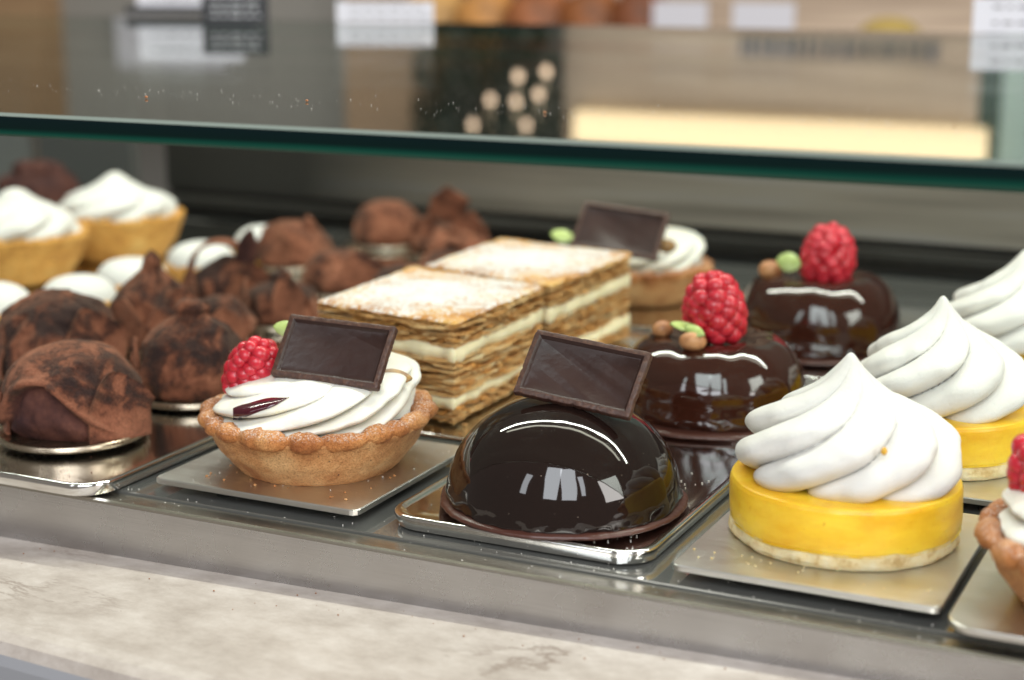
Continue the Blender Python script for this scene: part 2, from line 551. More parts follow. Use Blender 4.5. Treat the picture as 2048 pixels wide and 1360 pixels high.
rail = thing('steel_rail', (0, 0.4835, -0.06), 'long brushed steel front rail between the stone ledge and the glass case floor', 'rail')
x0, x1 = -1.3, 0.8
zl = -0.0062 + 0.06
face = [(0.0, 0.0), (0.0, zl - 0.0016)]
mk('rail_face', [(x0, 0, 0), (x1, 0, 0), (x1, 0, zl - 0.0016), (x0, 0, zl - 0.0016)], [(0, 1, 2, 3)], RAILM, rail, smooth=False)
lip = [(0.0, zl - 0.0016), (0.0003, zl - 0.0006), (0.0012, zl), (0.0022, zl - 0.0003), (0.0120, zl - 0.0011), (0.0124, zl - 0.02)]
V = [(x, y, z) for x in (x0, x1) for y, z in lip]; n = len(lip)
mk('rail_lip', V, [(n + i, n + i + 1, i + 1, i) for i in range(n - 1)], RAILTOP, rail, smooth=False)

fl = box('case_floor', -1.3, 0.8, 0.4965, 1.10, FLOOR_Z - 0.008, FLOOR_Z, FLOORG)
tag(fl, 'dark reflective glass floor of the display case under all the trays', 'case floor', kind='structure')

# ------------------------------------------------------------------ trays and plates
plates_group = 'steel trays and plates on the case floor'


def lip_tray(x0, x1, y0, y1, label, rc=0.014, lipw=0.0030, mat=POLISH):
    cx, cy = (x0 + x1) / 2, (y0 + y1) / 2
    o = thing('metal_tray', (cx, cy, FLOOR_Z), label, 'tray', plates_group)
    a, b, c, d = x0 - cx, x1 - cx, y0 - cy, y1 - cy
    P = rrect(a, b, c, d, rc, 10)
    h = -FLOOR_Z
    def R_(ins, z): return [(x, y, z) for x, y in inset_poly(P, ins, a, b, c, d)]
    rings = [R_(0.004, 0.0004), R_(0.0012, 0.0010), R_(0.0, h - 0.0012), R_(0.0003, h - 0.0004), R_(0.0011, h), R_(0.0020, h - 0.0001), R_(lipw, h - 0.0010), R_(lipw + 0.0012, h - 0.0013)]
    ob = ring_mesh('tray_pan', rings, mat, o)
    smooth_angle(ob, 50)
    return o


def flat_plate(x0, x1, y0, y1, label, cut=0.003, mat=SATIN, rz=0.0, dz=0.0):
    cx, cy = (x0 + x1) / 2, (y0 + y1) / 2
    o = thing('display_plate', (cx, cy, FLOOR_Z), label, 'plate', plates_group, math.radians(rz))
    a, b, c, d = x0 - cx, x1 - cx, y0 - cy, y1 - cy
    P = rrect(a, b, c, d, cut, 3 if cut < 0.0035 else 8)
    h = -FLOOR_Z
    def R_(ins, z): return [(x, y, z) for x, y in inset_poly(P, ins, a, b, c, d)]
    ring_mesh('plate_top', [R_(0.0003, h - 0.0024), R_(0.0, h - 0.0021), R_(0.0, h - 0.0004), R_(0.0004, h)], mat, o)
    for sx in (-1, 1):
        for sy in (-1, 1):
            lathe('foot', [(0.004, 0.0), (0.004, h - 0.0024)], plain_rubber, o, 16, (sx * (b - 0.02), sy * (d - 0.02), 0))
    return o


plain_rubber = plain('clear_rubber', (0.04, 0.04, 0.04), 0.6)
lip_tray(-0.588, -0.4105, 0.4785, 0.735, 'front left polished tray carrying the nearest cocoa dusted truffles')
lip_tray(-0.640, -0.4340, 0.742, 1.045, 'rear left polished tray under the farthest cocoa truffle cakes')
lip_tray(-0.690, -0.5915, 0.600, 0.738, 'narrow tray under the nearest small white topped tartlets', 0.008)
lip_tray(-0.820, -0.648, 0.745, 1.035, 'back left tray under the two big meringue tarts')
flat_plate(-0.398, -0.306, 0.4995, 0.5900, 'flat square steel plate under the front raspberry cream tart')
lip_tray(-0.420, -0.3015, 0.6000, 0.8280, 'tray under both sugar dusted mille feuille slices', 0.010)
lip_tray(-0.420, -0.3015, 0.8330, 0.965, 'tray under the blurred rear cream tart with plaque', 0.010)
lip_tray(-0.297, -0.1935, 0.5020, 0.6480, 'polished round cornered tray under the front dark dome cake', 0.013)
lip_tray(-0.290, -0.1885, 0.6530, 0.7600, 'tray under the middle raspberry topped glazed cake', 0.010)
lip_tray(-0.284, -0.1835, 0.7650, 0.9050, 'rearmost tray under the far raspberry topped glazed cake', 0.010)
flat_plate(-0.1835, -0.0935, 0.4990, 0.5950, 'brushed plate under the front lemon meringue tart', 0.0035)
flat_plate(-0.174, -0.083, 0.6130, 0.7100, 'brushed plate under the middle lemon meringue tart', 0.0035)
flat_plate(-0.168, -0.066, 0.7260, 0.8500, 'brushed plate under the far lemon meringue tart', 0.0035)
flat_plate(-0.0905, 0.012, 0.4870, 0.5900, 'round cornered plate at the right edge under the cropped berry tart', 0.010)


# ------------------------------------------------------------------ pastry parts
def swirl(name, prof, nl, amp, twist, mat, parent, seed=0.0, th0=0.0, nu=110, nv=288, sharp=0.75, wob=0.0006, lean=(0, 0), zlobe=0.0, loc=None, tw_pow=1.0, tilt=(0, 0)):
    prof = catmull(prof, nu)
    zs = prof[:, 1]; z0, z1 = zs.min(), zs.max(); rmax = prof[:, 0].max()
    V = []
    for i, (r, z) in enumerate(prof):
        fz = (z - z0) / (z1 - z0)
        A = amp * min(1.0, (1 - fz) * 1.9)
        for j in range(nv):
            a = 2 * math.pi * j / nv
            ph = a - th0 - twist * fz ** tw_pow
            k = ph * nl / (2 * math.pi)
            ii = math.floor(k) % nl
            la = amp * 0.35 * math.sin(ii * 2.4 + seed * 3)
            lobe = math.sqrt(max(0.0, 1 - (2 * (k % 1.0) - 1) ** 2)) ** sharp
            rr = max(r, 0) * (1 - (A + la * (1 - fz)) * (1 - lobe) + 0.5 * la * (1 - fz) * lobe)
            zz = z + zlobe * (lobe - 0.7) * (r / rmax) * (1 - fz) * max(-1.0, min(1.0, fz * 5 - 1))
            zz += (tilt[0] * rr * math.cos(a) + tilt[1] * rr * math.sin(a)) * min(1, fz * 2.5)
            p = np.array([rr * math.cos(a), rr * math.sin(a), zz])
            d = nz3(p, 60, seed, 2) * wob * (0.3 + min(1, r / rmax * 2))
            d2 = nz3(p, 25, seed + 5, 1) * wob * 1.6 * min(1, r / rmax * 2)
            p[:2] *= 1 + (d + d2) / max(r, 0.004)
            p[0] += lean[0] * fz ** 2.5 ; p[1] += lean[1] * fz ** 2.5
            V.append(p)
    Fc = grid_faces(nu, nv)
    k = len(V); V.append(np.mean(V[:nv], axis=0)); Fc += [(k, (j + 1) % nv, j) for j in range(nv)]
    k = len(V); V.append(np.mean(V[-1 - nv:-1], axis=0)); o = (nu - 1) * nv
    Fc += [(k, o + j, o + (j + 1) % nv) for j in range(nv)]
    return mk(name, V, Fc, mat, parent, loc)


def sphere_pts(nu=7, nv=10):
    V = [(0, 0, 1)]; Fc = []
    for i in range(1, nu):
        th = math.pi * i / nu
        for j in range(nv):
            a = 2 * math.pi * j / nv
            V.append((math.sin(th) * math.cos(a), math.sin(th) * math.sin(a), math.cos(th)))
    V.append((0, 0, -1))
    for j in range(nv): Fc.append((0, 1 + j, 1 + (j + 1) % nv))
    for i in range(nu - 2):
        for j in range(nv):
            a = 1 + i * nv + j; b = 1 + i * nv + (j + 1) % nv
            Fc.append((a, a + nv, b + nv, b))
    k = len(V) - 1; o = 1 + (nu - 2) * nv
    for j in range(nv): Fc.append((k, o + (j + 1) % nv, o + j))
    return np.array(V, float), Fc


SP_V, SP_F = sphere_pts(10, 14)
SL_V, SL_F = sphere_pts(5, 6)


def blobs(name, items, mat, parent=None, loc=None, low=False, rot=None):
    """items: (centre, (rx, ry, rz), rotation angle z)"""
    V = []; Fc = []
    bv, bf = (SL_V, SL_F) if low else (SP_V, SP_F)
    for c, r, az in items:
        v = bv * np.array(r)
        ca, sa = math.cos(az), math.sin(az)
        v = np.stack([v[:, 0] * ca - v[:, 1] * sa, v[:, 0] * sa + v[:, 1] * ca, v[:, 2]], 1) + np.array(c)
        o = len(V); V += list(v); Fc += [tuple(o + i for i in f) for f in bf]
    ob = mk(name, V, Fc, mat, parent, loc)
    if rot is not None: ob.rotation_euler = rot
    return ob


def raspberry(parent, loc, rad=0.0118, h=0.0265, rot=(0, 0, 0), seed=1):
    r_ = random.Random(seed)
    items = []; hairs = []
    rows = 7
    for k in range(rows):
        f = (k + 0.35) / rows
        z = -h / 2 + h * f * 0.94
        rr = rad * math.sqrt(max(0.02, 1 - (max(0, f - 0.28) / 0.74) ** 2.2)) * (0.86 + 0.14 * min(1, f / 0.25)) * 0.80
        cnt_ = max(1, int(round(2 * math.pi * rr / (rad * 0.56))))
        for j in range(cnt_):
            a = 2 * math.pi * (j + 0.5 * (k % 2)) / cnt_ + r_.uniform(-0.09, 0.09)
            s = rad * r_.uniform(0.30, 0.345)
            c = (rr * math.cos(a), rr * math.sin(a), z + r_.uniform(-0.0004, 0.0004))
            items.append((c, (s * 1.0, s * 1.08, s * 1.0), a))
            if r_.random() < 0.8:
                d = np.array([math.cos(a), math.sin(a), r_.uniform(-0.2, 0.6)]); d /= np.linalg.norm(d)
                hairs.append((np.array(c) + d * s * 0.95, d, r_))
    items.append(((0, 0, h / 2 * 0.93), (rad * 0.25,) * 3, 0))
    items.append(((0, 0, -0.001), (rad * 0.72, rad * 0.72, h * 0.42), 0))
    o = blobs('raspberry', items, RASP, parent, loc, rot=rot)
    V = []; Fc = []
    for c, d, rr in hairs:
        L = rr.uniform(0.0006, 0.0014); wv = 0.00006
        s = np.cross(d, [0, 0, 1.0]); s /= max(1e-6, np.linalg.norm(s)); u2 = np.cross(d, s)
        b = len(V); e = c + d * L + np.array([rr.uniform(-1, 1), rr.uniform(-1, 1), rr.uniform(-1, 1)]) * L * 0.5
        V += [c + s * wv, c - s * wv * 0.5 + u2 * wv, c - s * wv * 0.5 - u2 * wv, e]
        Fc += [(b, b + 1, b + 3), (b + 1, b + 2, b + 3), (b + 2, b, b + 3)]
    mk('fine_hair', V, Fc, RHAIR, o, smooth=False)['kind'] = 'stuff'
    return o


def plaque(parent, base, centre, uvec, vvec, W=0.046, H=0.027, T=0.0033, mat=PLAQUE):
    """centre in world; uvec to its right edge, vvec to its lower edge (world vectors)"""
    u = np.array(uvec, float); u /= np.linalg.norm(u)
    v = np.array(vvec, float); v -= u * (u @ v); v /= np.linalg.norm(v)
    nrm = np.cross(u, -v)   # front normal
    if nrm @ F > 0: nrm = -nrm
    up = -v
    rings = []
    def ring(ins, d):
        # rounded corners, subdivided edges with tiny chips
        P = rrect(-W / 2 + ins, W / 2 - ins, -H / 2 + ins, H / 2 - ins, max(0.0009 - ins * 0.3, 0.0003), 3)
        Q = []
        for k_ in range(len(P)):
            a_, b_ = P[k_], P[(k_ + 1) % len(P)]
            nn_ = 40 if math.hypot(a_[0] - b_[0], a_[1] - b_[1]) > 0.01 else 1
            for m_ in range(nn_):
                x, y = a_[0] + (b_[0] - a_[0]) * m_ / nn_, a_[1] + (b_[1] - a_[1]) * m_ / nn_
                g_ = mn.noise(Vector((x * 520, y * 520, centre[0] * 50))); g_ = max(0.0, g_ - 0.12) * 0.0011
                w_ = mn.noise(Vector((x * 60, y * 60, centre[0] * 90))) * 0.00022
                k2 = (g_ if ins < 0.0007 else g_ * 0.1) + w_
                l_ = math.hypot(x, y)
                Q.append((x - x / l_ * k2, y - y / l_ * k2, d + w_ * 1.5))
        return Q
    tp = T / 2
    spec = [(0.0006, -tp), (0.0, -tp + 0.0005), (0.0, tp - 0.0006), (0.0002, tp - 0.0002), (0.0006, tp), (0.0021, tp), (0.0024, tp - 0.0002), (0.0031, tp - 0.00125), (0.0034, tp - 0.0014)]
    V = []; npt = None
    for ins, d in spec:
        r_ = ring(ins, d); npt = len(r_); V += r_
    Fc = grid_faces(len(spec), npt)
    mi = [1 if k // npt in (0, 1, 2, 3, 4) else 0 for k in range(len(Fc))]
    Fc.append(tuple(range(npt - 1, -1, -1))); mi.append(0)
    o_ = (len(spec) - 1) * npt; Fc.append(tuple(range(o_, o_ + npt))); mi.append(0)
    # orient so that (x, y, z) local = u, up, nrm
    M = np.stack([u, up, nrm], 1)
    if np.linalg.det(M) < 0:
        Fc = [tuple(reversed(f)) for f in Fc]
    c = np.array(centre) - np.array(base)
    W3 = [M @ np.array(p) + c for p in V]
    o = mk('chocolate_plaque', W3, Fc, [mat, PRIM], parent, smooth=True, midx=mi)
    smooth_angle(o, 28)
    return o


def camvec(px, py, pd):
    """a direction given as (right, down, away) components in the view"""
    return R * px - U * py + F * pd


def cam_point(px, py, dist):
    d = F + R * (px - 1024) / 3348.0 - U * (py - 680) / 3348.0
    return CAM + d * dist


def leaf(name, parent, c, L, wd, rz, tilt, mat, T=0.0007, curl=0.15):
    n = 12; V = []
    for side in (0, 1):
        for i in range(n + 1):
            s = i / n; x = (s - 0.5) * L
            hw = wd / 2 * (math.sin(math.pi * s) ** 0.7)
            for q in (-1, 0, 1):
                V.append((x, q * hw, curl * wd * abs(q) + (T if side else 0) + curl * L * (s - 0.5) ** 2))
    Fc = []
    m = 3
    for i in range(n):
        for q in range(2):
            a = i * m + q; Fc.append((a, a + m, a + m + 1, a + 1))
            b = (n + 1) * m + a; Fc.append((b, b + 1, b + m + 1, b + m))
        for q in (0, 2):
            a = i * m + q; b = (n + 1) * m + a
            Fc.append((a, b, b + m, a + m) if q == 0 else (a, a + m, b + m, b))
    o = mk(name, V, Fc, mat, parent, c)
    o.rotation_euler = (tilt, 0.2, rz)
    return o


# ---- tart shell
def tart_shell(parent, rb, rt, h, ncr=20, mat=CRUST, rim=RIM, bead=0.0043, seed=0.0):
    prof = [(0.0, 0.0), (rb * 0.96, 0.0), (rb, 0.0012), (rb + (rt - rb) * 0.55, h * 0.42), (rt, h * 0.93), (rt - 0.0015, h), (rt - 0.0050, h - 0.001), (rt - 0.0065, h * 0.7), (rb - 0.006, 0.006), (0.0, 0.006)]
    dense = []
    for (a, b) in zip(prof[:-1], prof[1:]):
        k = 10
        for i in range(k): dense.append((a[0] + (b[0] - a[0]) * i / k, a[1] + (b[1] - a[1]) * i / k))
    dense.append(prof[-1])
    def disp(p, a, r, z):
        d = nz3(p, 70, seed, 3) * 0.0006 + nz3(p, 22, seed + 3, 2) * 0.0008
        f = 1 + d / max(r, 0.01)
        return np.array([p[0] * f, p[1] * f, z + nz3(p, 50, seed + 9, 2) * 0.0004 * (z > 0.001)])
    lathe('tart_shell', dense, mat, parent, 144, disp=disp)
    # crimped rim
    nv, nt = ncr * 16, 14
    V = []
    r_ = random.Random(int(seed * 10) + 3)
    amp_j = [r_.uniform(0.75, 1.2) for _ in range(ncr)]
    zj = [r_.uniform(-0.0009, 0.0009) for _ in range(ncr)]
    for j in range(nv):
        a = 2 * math.pi * j / nv
        q = (a + 0.07 * math.sin(3 * a + seed) + 0.045 * math.sin(7 * a + 2 * seed)) * ncr / (2 * math.pi); q = q % ncr; ii = int(q) % ncr
        lobe = abs(math.sin(math.pi * q)) ** 0.55
        rad = bead * (0.36 + 0.68 * lobe * amp_j[ii])
        sk = (q % 1 - 0.5)
        for k in range(nt):
            b = 2 * math.pi * k / nt
            rr = rt - 0.0022 + math.cos(b) * rad * 1.18
            zz = h - 0.0002 + math.sin(b) * rad * 0.9 + zj[ii] * lobe
            p = np.array([rr * math.cos(a + math.cos(b) * 0.02), rr * math.sin(a + math.cos(b) * 0.02), zz])
            V.append(p + np.array([1, 1, 1]) * nz3(p, 260, seed, 3) * 0.0006)
    Fc = []
    for j in range(nv):
        j2 = (j + 1) % nv
        for k in range(nt):
            k2 = (k + 1) % nt
            Fc.append((j * nt + k, j2 * nt + k, j2 * nt + k2, j * nt + k2))
    mk('crimped_rim', V, Fc, rim, parent)


# ------------------------------------------------------------------ lemon meringue tarts
def lemon_tart(loc, label, seed=0.0, rz=0.0, th0=0.3, first=True):
    o = thing('lemon_meringue_tart', loc, label, 'lemon tart', 'lemon meringue tarts', rz)
    def dis(p, a, r, z):
        d = nz3(p, 90, seed, 3) * 0.0009
        f = 1 + d / max(r, 0.01)
        return np.array([p[0] * f, p[1] * f, z + nz3((math.cos(a), math.sin(a), 0), 1.4, seed, 2) * 0.0012 * (z > 0.002)])
    b = [(0, 0), (0.037, 0), (0.0385, 0.0003), (0.0397, 0.002), (0.0397, 0.0045), (0.0390, 0.0062), (0.036, 0.0068), (0, 0.0068)]
    dn = []
    for (p, q) in zip(b[:-1], b[1:]):
        for i in range(5): dn.append((p[0] + (q[0] - p[0]) * i / 5, p[1] + (q[1] - p[1]) * i / 5))
    dn.append(b[-1])
    lathe('biscuit_base', dn, BISCUIT, o, 160, disp=dis)
    def dc(p, a, r, z):
        d = nz3(p, 45, seed + 2, 2) * 0.0005
        f = 1 + d / max(r, 0.01)
        zz = z
        if z < 0.011:
            zz = z - (0.5 + 0.5 * nz3((math.cos(a), math.sin(a), 0), 1.7, seed + 4, 2) * 2) * 0.0012 * (0.011 - z) / 0.006
        return np.array([p[0] * f, p[1] * f, zz])
    c = [(0, 0.0060), (0.036, 0.0060), (0.0392, 0.0064), (0.0399, 0.0080), (0.0401, 0.011), (0.0400, 0.0145), (0.0399, 0.0188), (0.0395, 0.0207), (0.0382, 0.0217), (0.030, 0.0219), (0.015, 0.0219), (0, 0.0219)]
    lathe('lemon_curd', c, CURD, o, 160, disp=dc, nprof=60)
    pr = [(0.0, 0.0205), (0.0250, 0.0205), (0.0330, 0.0215), (0.0376, 0.0248), (0.0391, 0.0295), (0.0382, 0.0345), (0.0350, 0.0390), (0.0302, 0.0430), (0.0246, 0.0464), (0.0190, 0.0494), (0.0140, 0.0526), (0.0096, 0.0558), (0.0062, 0.0590), (0.0034, 0.0622), (0.0014, 0.0645), (0.0, 0.0653)]
    swirl('meringue', pr, 7, 0.30, 2.5, MERINGUE, o, seed, th0, nu=170, nv=350, sharp=1.0, wob=0.0016, lean=(-0.0005, 0.001), zlobe=0.0040)
    return o


L1 = lemon_tart((-0.1392, 0.5540, 0.0), 'front lemon meringue tart on brushed plate, sharpest white swirl', 1.3, 0, -1.9)
L2 = lemon_tart((-0.1312, 0.6660, 0.0), 'second lemon meringue tart, just behind the front one', 2.7, 0, -1.35)
L3 = lemon_tart((-0.1190, 0.7900, 0.0), 'farthest lemon meringue tart, cut by the right edge of the photo', 4.4, 0.4, -0.9)
for c_ in L2.children:
    if c_.name.startswith('meringue'): c_.scale = (0.93, 0.93, 1.0)
blobs('syrup_bead', [((0.0190, -0.0270, 0.0400), (0.0011, 0.0009, 0.0014), 0)], plain('amber_syrup', (0.75, 0.42, 0.05), 0.1), L1)


# ------------------------------------------------------------------ dome cakes
def foot_ring(parent, r, seed, mat=FOOT, h=0.0022):
    def dis(p, a, rr, z):
        f = 1 + (nz3((math.cos(a), math.sin(a), 0), 3.5, seed, 4) * 0.0007 + nz3((math.cos(a), math.sin(a), 0), 14, seed, 3) * 0.0003) / max(rr, 0.01) * (rr > 0.03)
        return np.array([p[0] * f, p[1] * f, z])
    lathe('chocolate_base', [(0, 0), (r - 0.0006, 0), (r, 0.0004), (r, 0.0011), (r - 0.0009, 0.0017), (r - 0.003, h), (r - 0.008, h + 0.0002), (0, h + 0.0002)], mat, parent, 240, disp=dis)


D1b = (-0.2432, 0.5450, 0.0)
D1 = thing('chocolate_dome_cake', D1b, 'shiny near black dome cake topped with a plain chocolate plaque', 'dome cake', 'glazed chocolate cakes')
foot_ring(D1, 0.0462, 1.0)
a_, h_ = 0.0436, 0.0398
pr = []
for i in range(48):
    q = math.radians(-8 + 98 * i / 47)
    pr.append((a_ * max(0, math.cos(q)) ** 0.97, 0.0028 + h_ * (1 if q > 0 else -1) * abs(math.sin(q)) ** 0.96 * (0.93 if q > 0 else 0.2)))
def dis(p, a, r, z):
    f = 1.0
    if z < 0.010:
        k = (0.010 - z) / 0.010
        f += k * (nz3((math.cos(a) * 1.0, math.sin(a), z * 60), 5.0, 3.0, 3) * 0.0012 + 0.0006) / 0.043
    return np.array([p[0] * f, p[1] * f, z])
lathe('glazed_dome', pr, GLAZE, D1, 200, disp=dis)
plaque(D1, D1b, cam_point(1165, 748, 0.611), camvec(224, 47, -95), camvec(-50, 127, -55))


def glazed_cake(loc, r, h, label, seed, rasp, rrot, bits):
    o = thing('raspberry_glazed_cake', loc, label, 'glazed cake', 'glazed chocolate cakes')
    foot_ring(o, r + 0.0045, seed)
    k = h / 0.034; s = r / 0.0405
    pr = [(0.0385 * s, 0.002), (0.0398 * s, 0.0045), (0.0405 * s, 0.010 * k), (0.0398 * s, 0.017 * k), (0.0372 * s, 0.0235 * k), (0.0330 * s, 0.0290 * k), (0.0275 * s, 0.0325 * k), (0.0215 * s, 0.0337 * k), (0.0160 * s, 0.0326 * k), (0.0115 * s, 0.0312 * k), (0.006 * s, 0.0306 * k), (0.0, 0.0305 * k)]
    def dis(p, a, rr, z):
        f = 1.0 + nz3(p, 30, seed, 2) * 0.0007 / max(rr, 0.01)
        if z < 0.011:
            kk = (0.011 - z) / 0.011
            f += kk * (nz3((math.cos(a), math.sin(a), z * 50), 4.0, seed, 3) * 0.0022 + 0.0012) / r
        return np.array([p[0] * f, p[1] * f, z + nz3((math.cos(a), math.sin(a), 0), 1.5, seed, 2) * 0.0012 * (z > 0.02)])
    lathe('glaze', pr, BGLAZE, o, 200, disp=dis, nprof=70)
    b = np.array(loc)
    raspberry(o, tuple(np.array(rasp) - b), 0.0130, 0.0262, rrot, int(seed * 7))
    for nm, c, rr, az in bits:
        if nm == 'leaf':
            leaf('pistachio_leaf', o, tuple(np.array(c) - b), rr[0], rr[1], az, rr[2], LEAF)
        else:
            blobs('hazelnut', [(tuple(np.array(c) - b), rr, az)], NUT, o)
    return o


glazed_cake((-0.2340, 0.6850, 0), 0.0415, 0.0355, 'glossy brown cake with raspberry and hazelnuts, nearer of the two', 2.0,
            (-0.2325, 0.680, 0.0500), (0.12, -0.10, 0.3),
            [('nut', (-0.2345, 0.6595, 0.0375), (0.0060, 0.0045, 0.0042), 0.2), ('nut', (-0.2545, 0.676, 0.0375), (0.0048, 0.0042, 0.0040), 0.9),
             ('leaf', (-0.2400, 0.664, 0.0415), (0.014, 0.006, 0.5), 0.6), ('leaf', (-0.2335, 0.6600, 0.0415), (0.011, 0.005, 0.9), -0.3)])
glazed_cake((-0.2275, 0.8328, 0), 0.0415, 0.038, 'farther glossy brown cake with a tall raspberry on top', 3.0,
            (-0.2228, 0.830, 0.0500), (0.05, 0.12, 0.9),
            [('nut', (-0.2510, 0.822, 0.0395), (0.0062, 0.0055, 0.0050), 0.5), ('leaf', (-0.2402, 0.818, 0.0450), (0.013, 0.010, 1.3), 0.2)])


# ------------------------------------------------------------------ raspberry cream tarts
def cream_tart(loc, label, seed, rz=0.0, th0=0.0):
    o = thing('raspberry_cream_tart', loc, label, 'cream tart', 'crimped tarts with whipped cream')
    tart_shell(o, 0.0325, 0.0445, 0.0210, 19, seed=seed)
    lathe('berry_jam', [(0.0, 0.0205), (0.030, 0.0210), (0.0395, 0.0200), (0.0405, 0.0185)][::-1], JAM, o, 96, disp=lambda p, a, r, z: p + np.array([0, 0, nz3(p, 60, seed, 2) * 0.001]))
    pr = [(0.0, 0.0205), (0.033, 0.0205), (0.0382, 0.0220), (0.0402, 0.0258), (0.0398, 0.0305), (0.0374, 0.0340), (0.0325, 0.0366), (0.026, 0.0386), (0.018, 0.0400), (0.010, 0.0410), (0.004, 0.0415), (0.0, 0.0416)]
    swirl('whipped_cream', pr, 6, 0.32, 3.0, CREAM, o, seed, th0, nu=130, nv=300, sharp=0.85, wob=0.0020, zlobe=0.0032, tilt=(0.05, 0.14))
    return o


R1b = (-0.3509, 0.5450, 0.0)
R1 = cream_tart(R1b, 'sharp front berry cream tart leaning a chocolate plaque on whipped cream', 1.0, th0=0.9)
plaque(R1, R1b, cam_point(668, 704, 0.651), camvec(222, 27, -79), camvec(-35, 125, -55))
raspberry(R1, tuple(np.array((-0.3745, 0.5370, 0.0388)) - np.array(R1b)), 0.0103, 0.0225, (0.15, 0.45, 0.3), 5)
leaf('pistachio_leaf', R1, tuple(np.array((-0.3685, 0.552, 0.0510)) - np.array(R1b)), 0.012, 0.007, 0.5, 1.0, LEAF)
leaf('toasted_sliver', R1, tuple(cam_point(788, 756, 0.657) - np.array(R1b)), 0.014, 0.006, 0.6, 0.9, ALMOND, 0.0012)
leaf('toasted_sliver', R1, tuple(cam_point(690, 779, 0.648) - np.array(R1b)), 0.010, 0.003, 0.3, 0.6, ALMOND, 0.0012)
from mathutils.bvhtree import BVHTree
_cr = [c for c in R1.children if c.name.startswith('whipped_cream')][0]
_bvh = BVHTree.FromPolygons([v.co.copy() for v in _cr.data.vertices], [tuple(p.vertices) for p in _cr.data.polygons])
V = []; Fc = []; NS, NQ = 22, 8
for i_ in range(NS + 1):
    for j_ in range(NQ + 1):
        a_s = i_ / NS; q = j_ / NQ * 2 - 1
        hw = 17 * math.sin(math.pi * min(1.0, a_s * 0.9 + 0.1)) ** 0.5 * (1.1 - 0.8 * a_s)
        px_ = 466 + 112 * a_s; py_ = 828 - 34 * a_s + hw * q + 1.5 * math.sin(a_s * 9 + q)
        d_ = Vector(cam_point(px_, py_, 1.0) - CAM).normalized()
        h_ = _bvh.ray_cast(Vector(CAM - np.array(R1b)), d_)
        p_ = h_[0] if h_[0] is not None and h_[3] < 0.72 else Vector(cam_point(px_, py_, 0.641) - np.array(R1b))
        V.append(tuple(p_ - d_ * (0.0006 + 0.0014 * (1 - q * q) * math.sin(math.pi * min(1, a_s * 0.9 + 0.08)) - 0.0002)))
for i_ in range(NS):
    for j_ in range(NQ):
        a = i_ * (NQ + 1) + j_; Fc.append((a, a + NQ + 1, a + NQ + 2, a + 1))
mk('jam_streak', V, Fc, JAM, R1)

R2b = (-0.0425, 0.5290, 0.0)
R2 = cream_tart(R2b, 'crimped berry cream tart cut off by the right edge', 5.0, th0=2.0)
raspberry(R2, (-0.0265, 0.0050, 0.0385), 0.0125, 0.025, (0.1, -0.35, 0.4), 9)

R3b = (-0.3540, 0.9080, 0.0)
R3 = cream_tart(R3b, 'blurred cream tart with plaque, behind the mille feuille slices', 7.5, th0=0.4)
for c_ in R3.children: c_.scale = (0.86, 0.86, 0.92)
plaque(R3, R3b, cam_point(1240, 462, 0.925), camvec(170, 30, -60), camvec(-40, 95, -40), 0.050, 0.030)
leaf('pistachio_leaf', R3, tuple(cam_point(1125, 476, 0.935) - np.array(R3b)), 0.014, 0.009, 0.2, 0.7, LEAF)
blobs('hazelnut', [(tuple(cam_point(1332, 492, 0.925) - np.array(R3b)), (0.006, 0.005, 0.004), 0.3)], ALMOND, R3)


# ------------------------------------------------------------------ mille feuille
def poly_outline(P, n_side, off, seed, k):
    """subdivide quad outline, push along outward normal with noise"""
    out = []
    c = np.mean(P, axis=0)
    for i in range(4):
        a, b = np.array(P[i]), np.array(P[(i + 1) % 4])
        e = (b - a) / np.linalg.norm(b - a); nrm = np.array([e[1], -e[0]])
        for j in range(n_side):
            s = j / n_side
            q = a + (b - a) * s
            nn = mn.fractal(Vector((q[0] * 90, q[1] * 90, k * 3.7 + seed)), 1.0, 2.0, 3)
            cor = 1 - 0.6 * max(0, 1 - min(s, 1 - s) * 12)
            out.append(q + nrm * (off + nn * 0.0020) * cor)
    return out


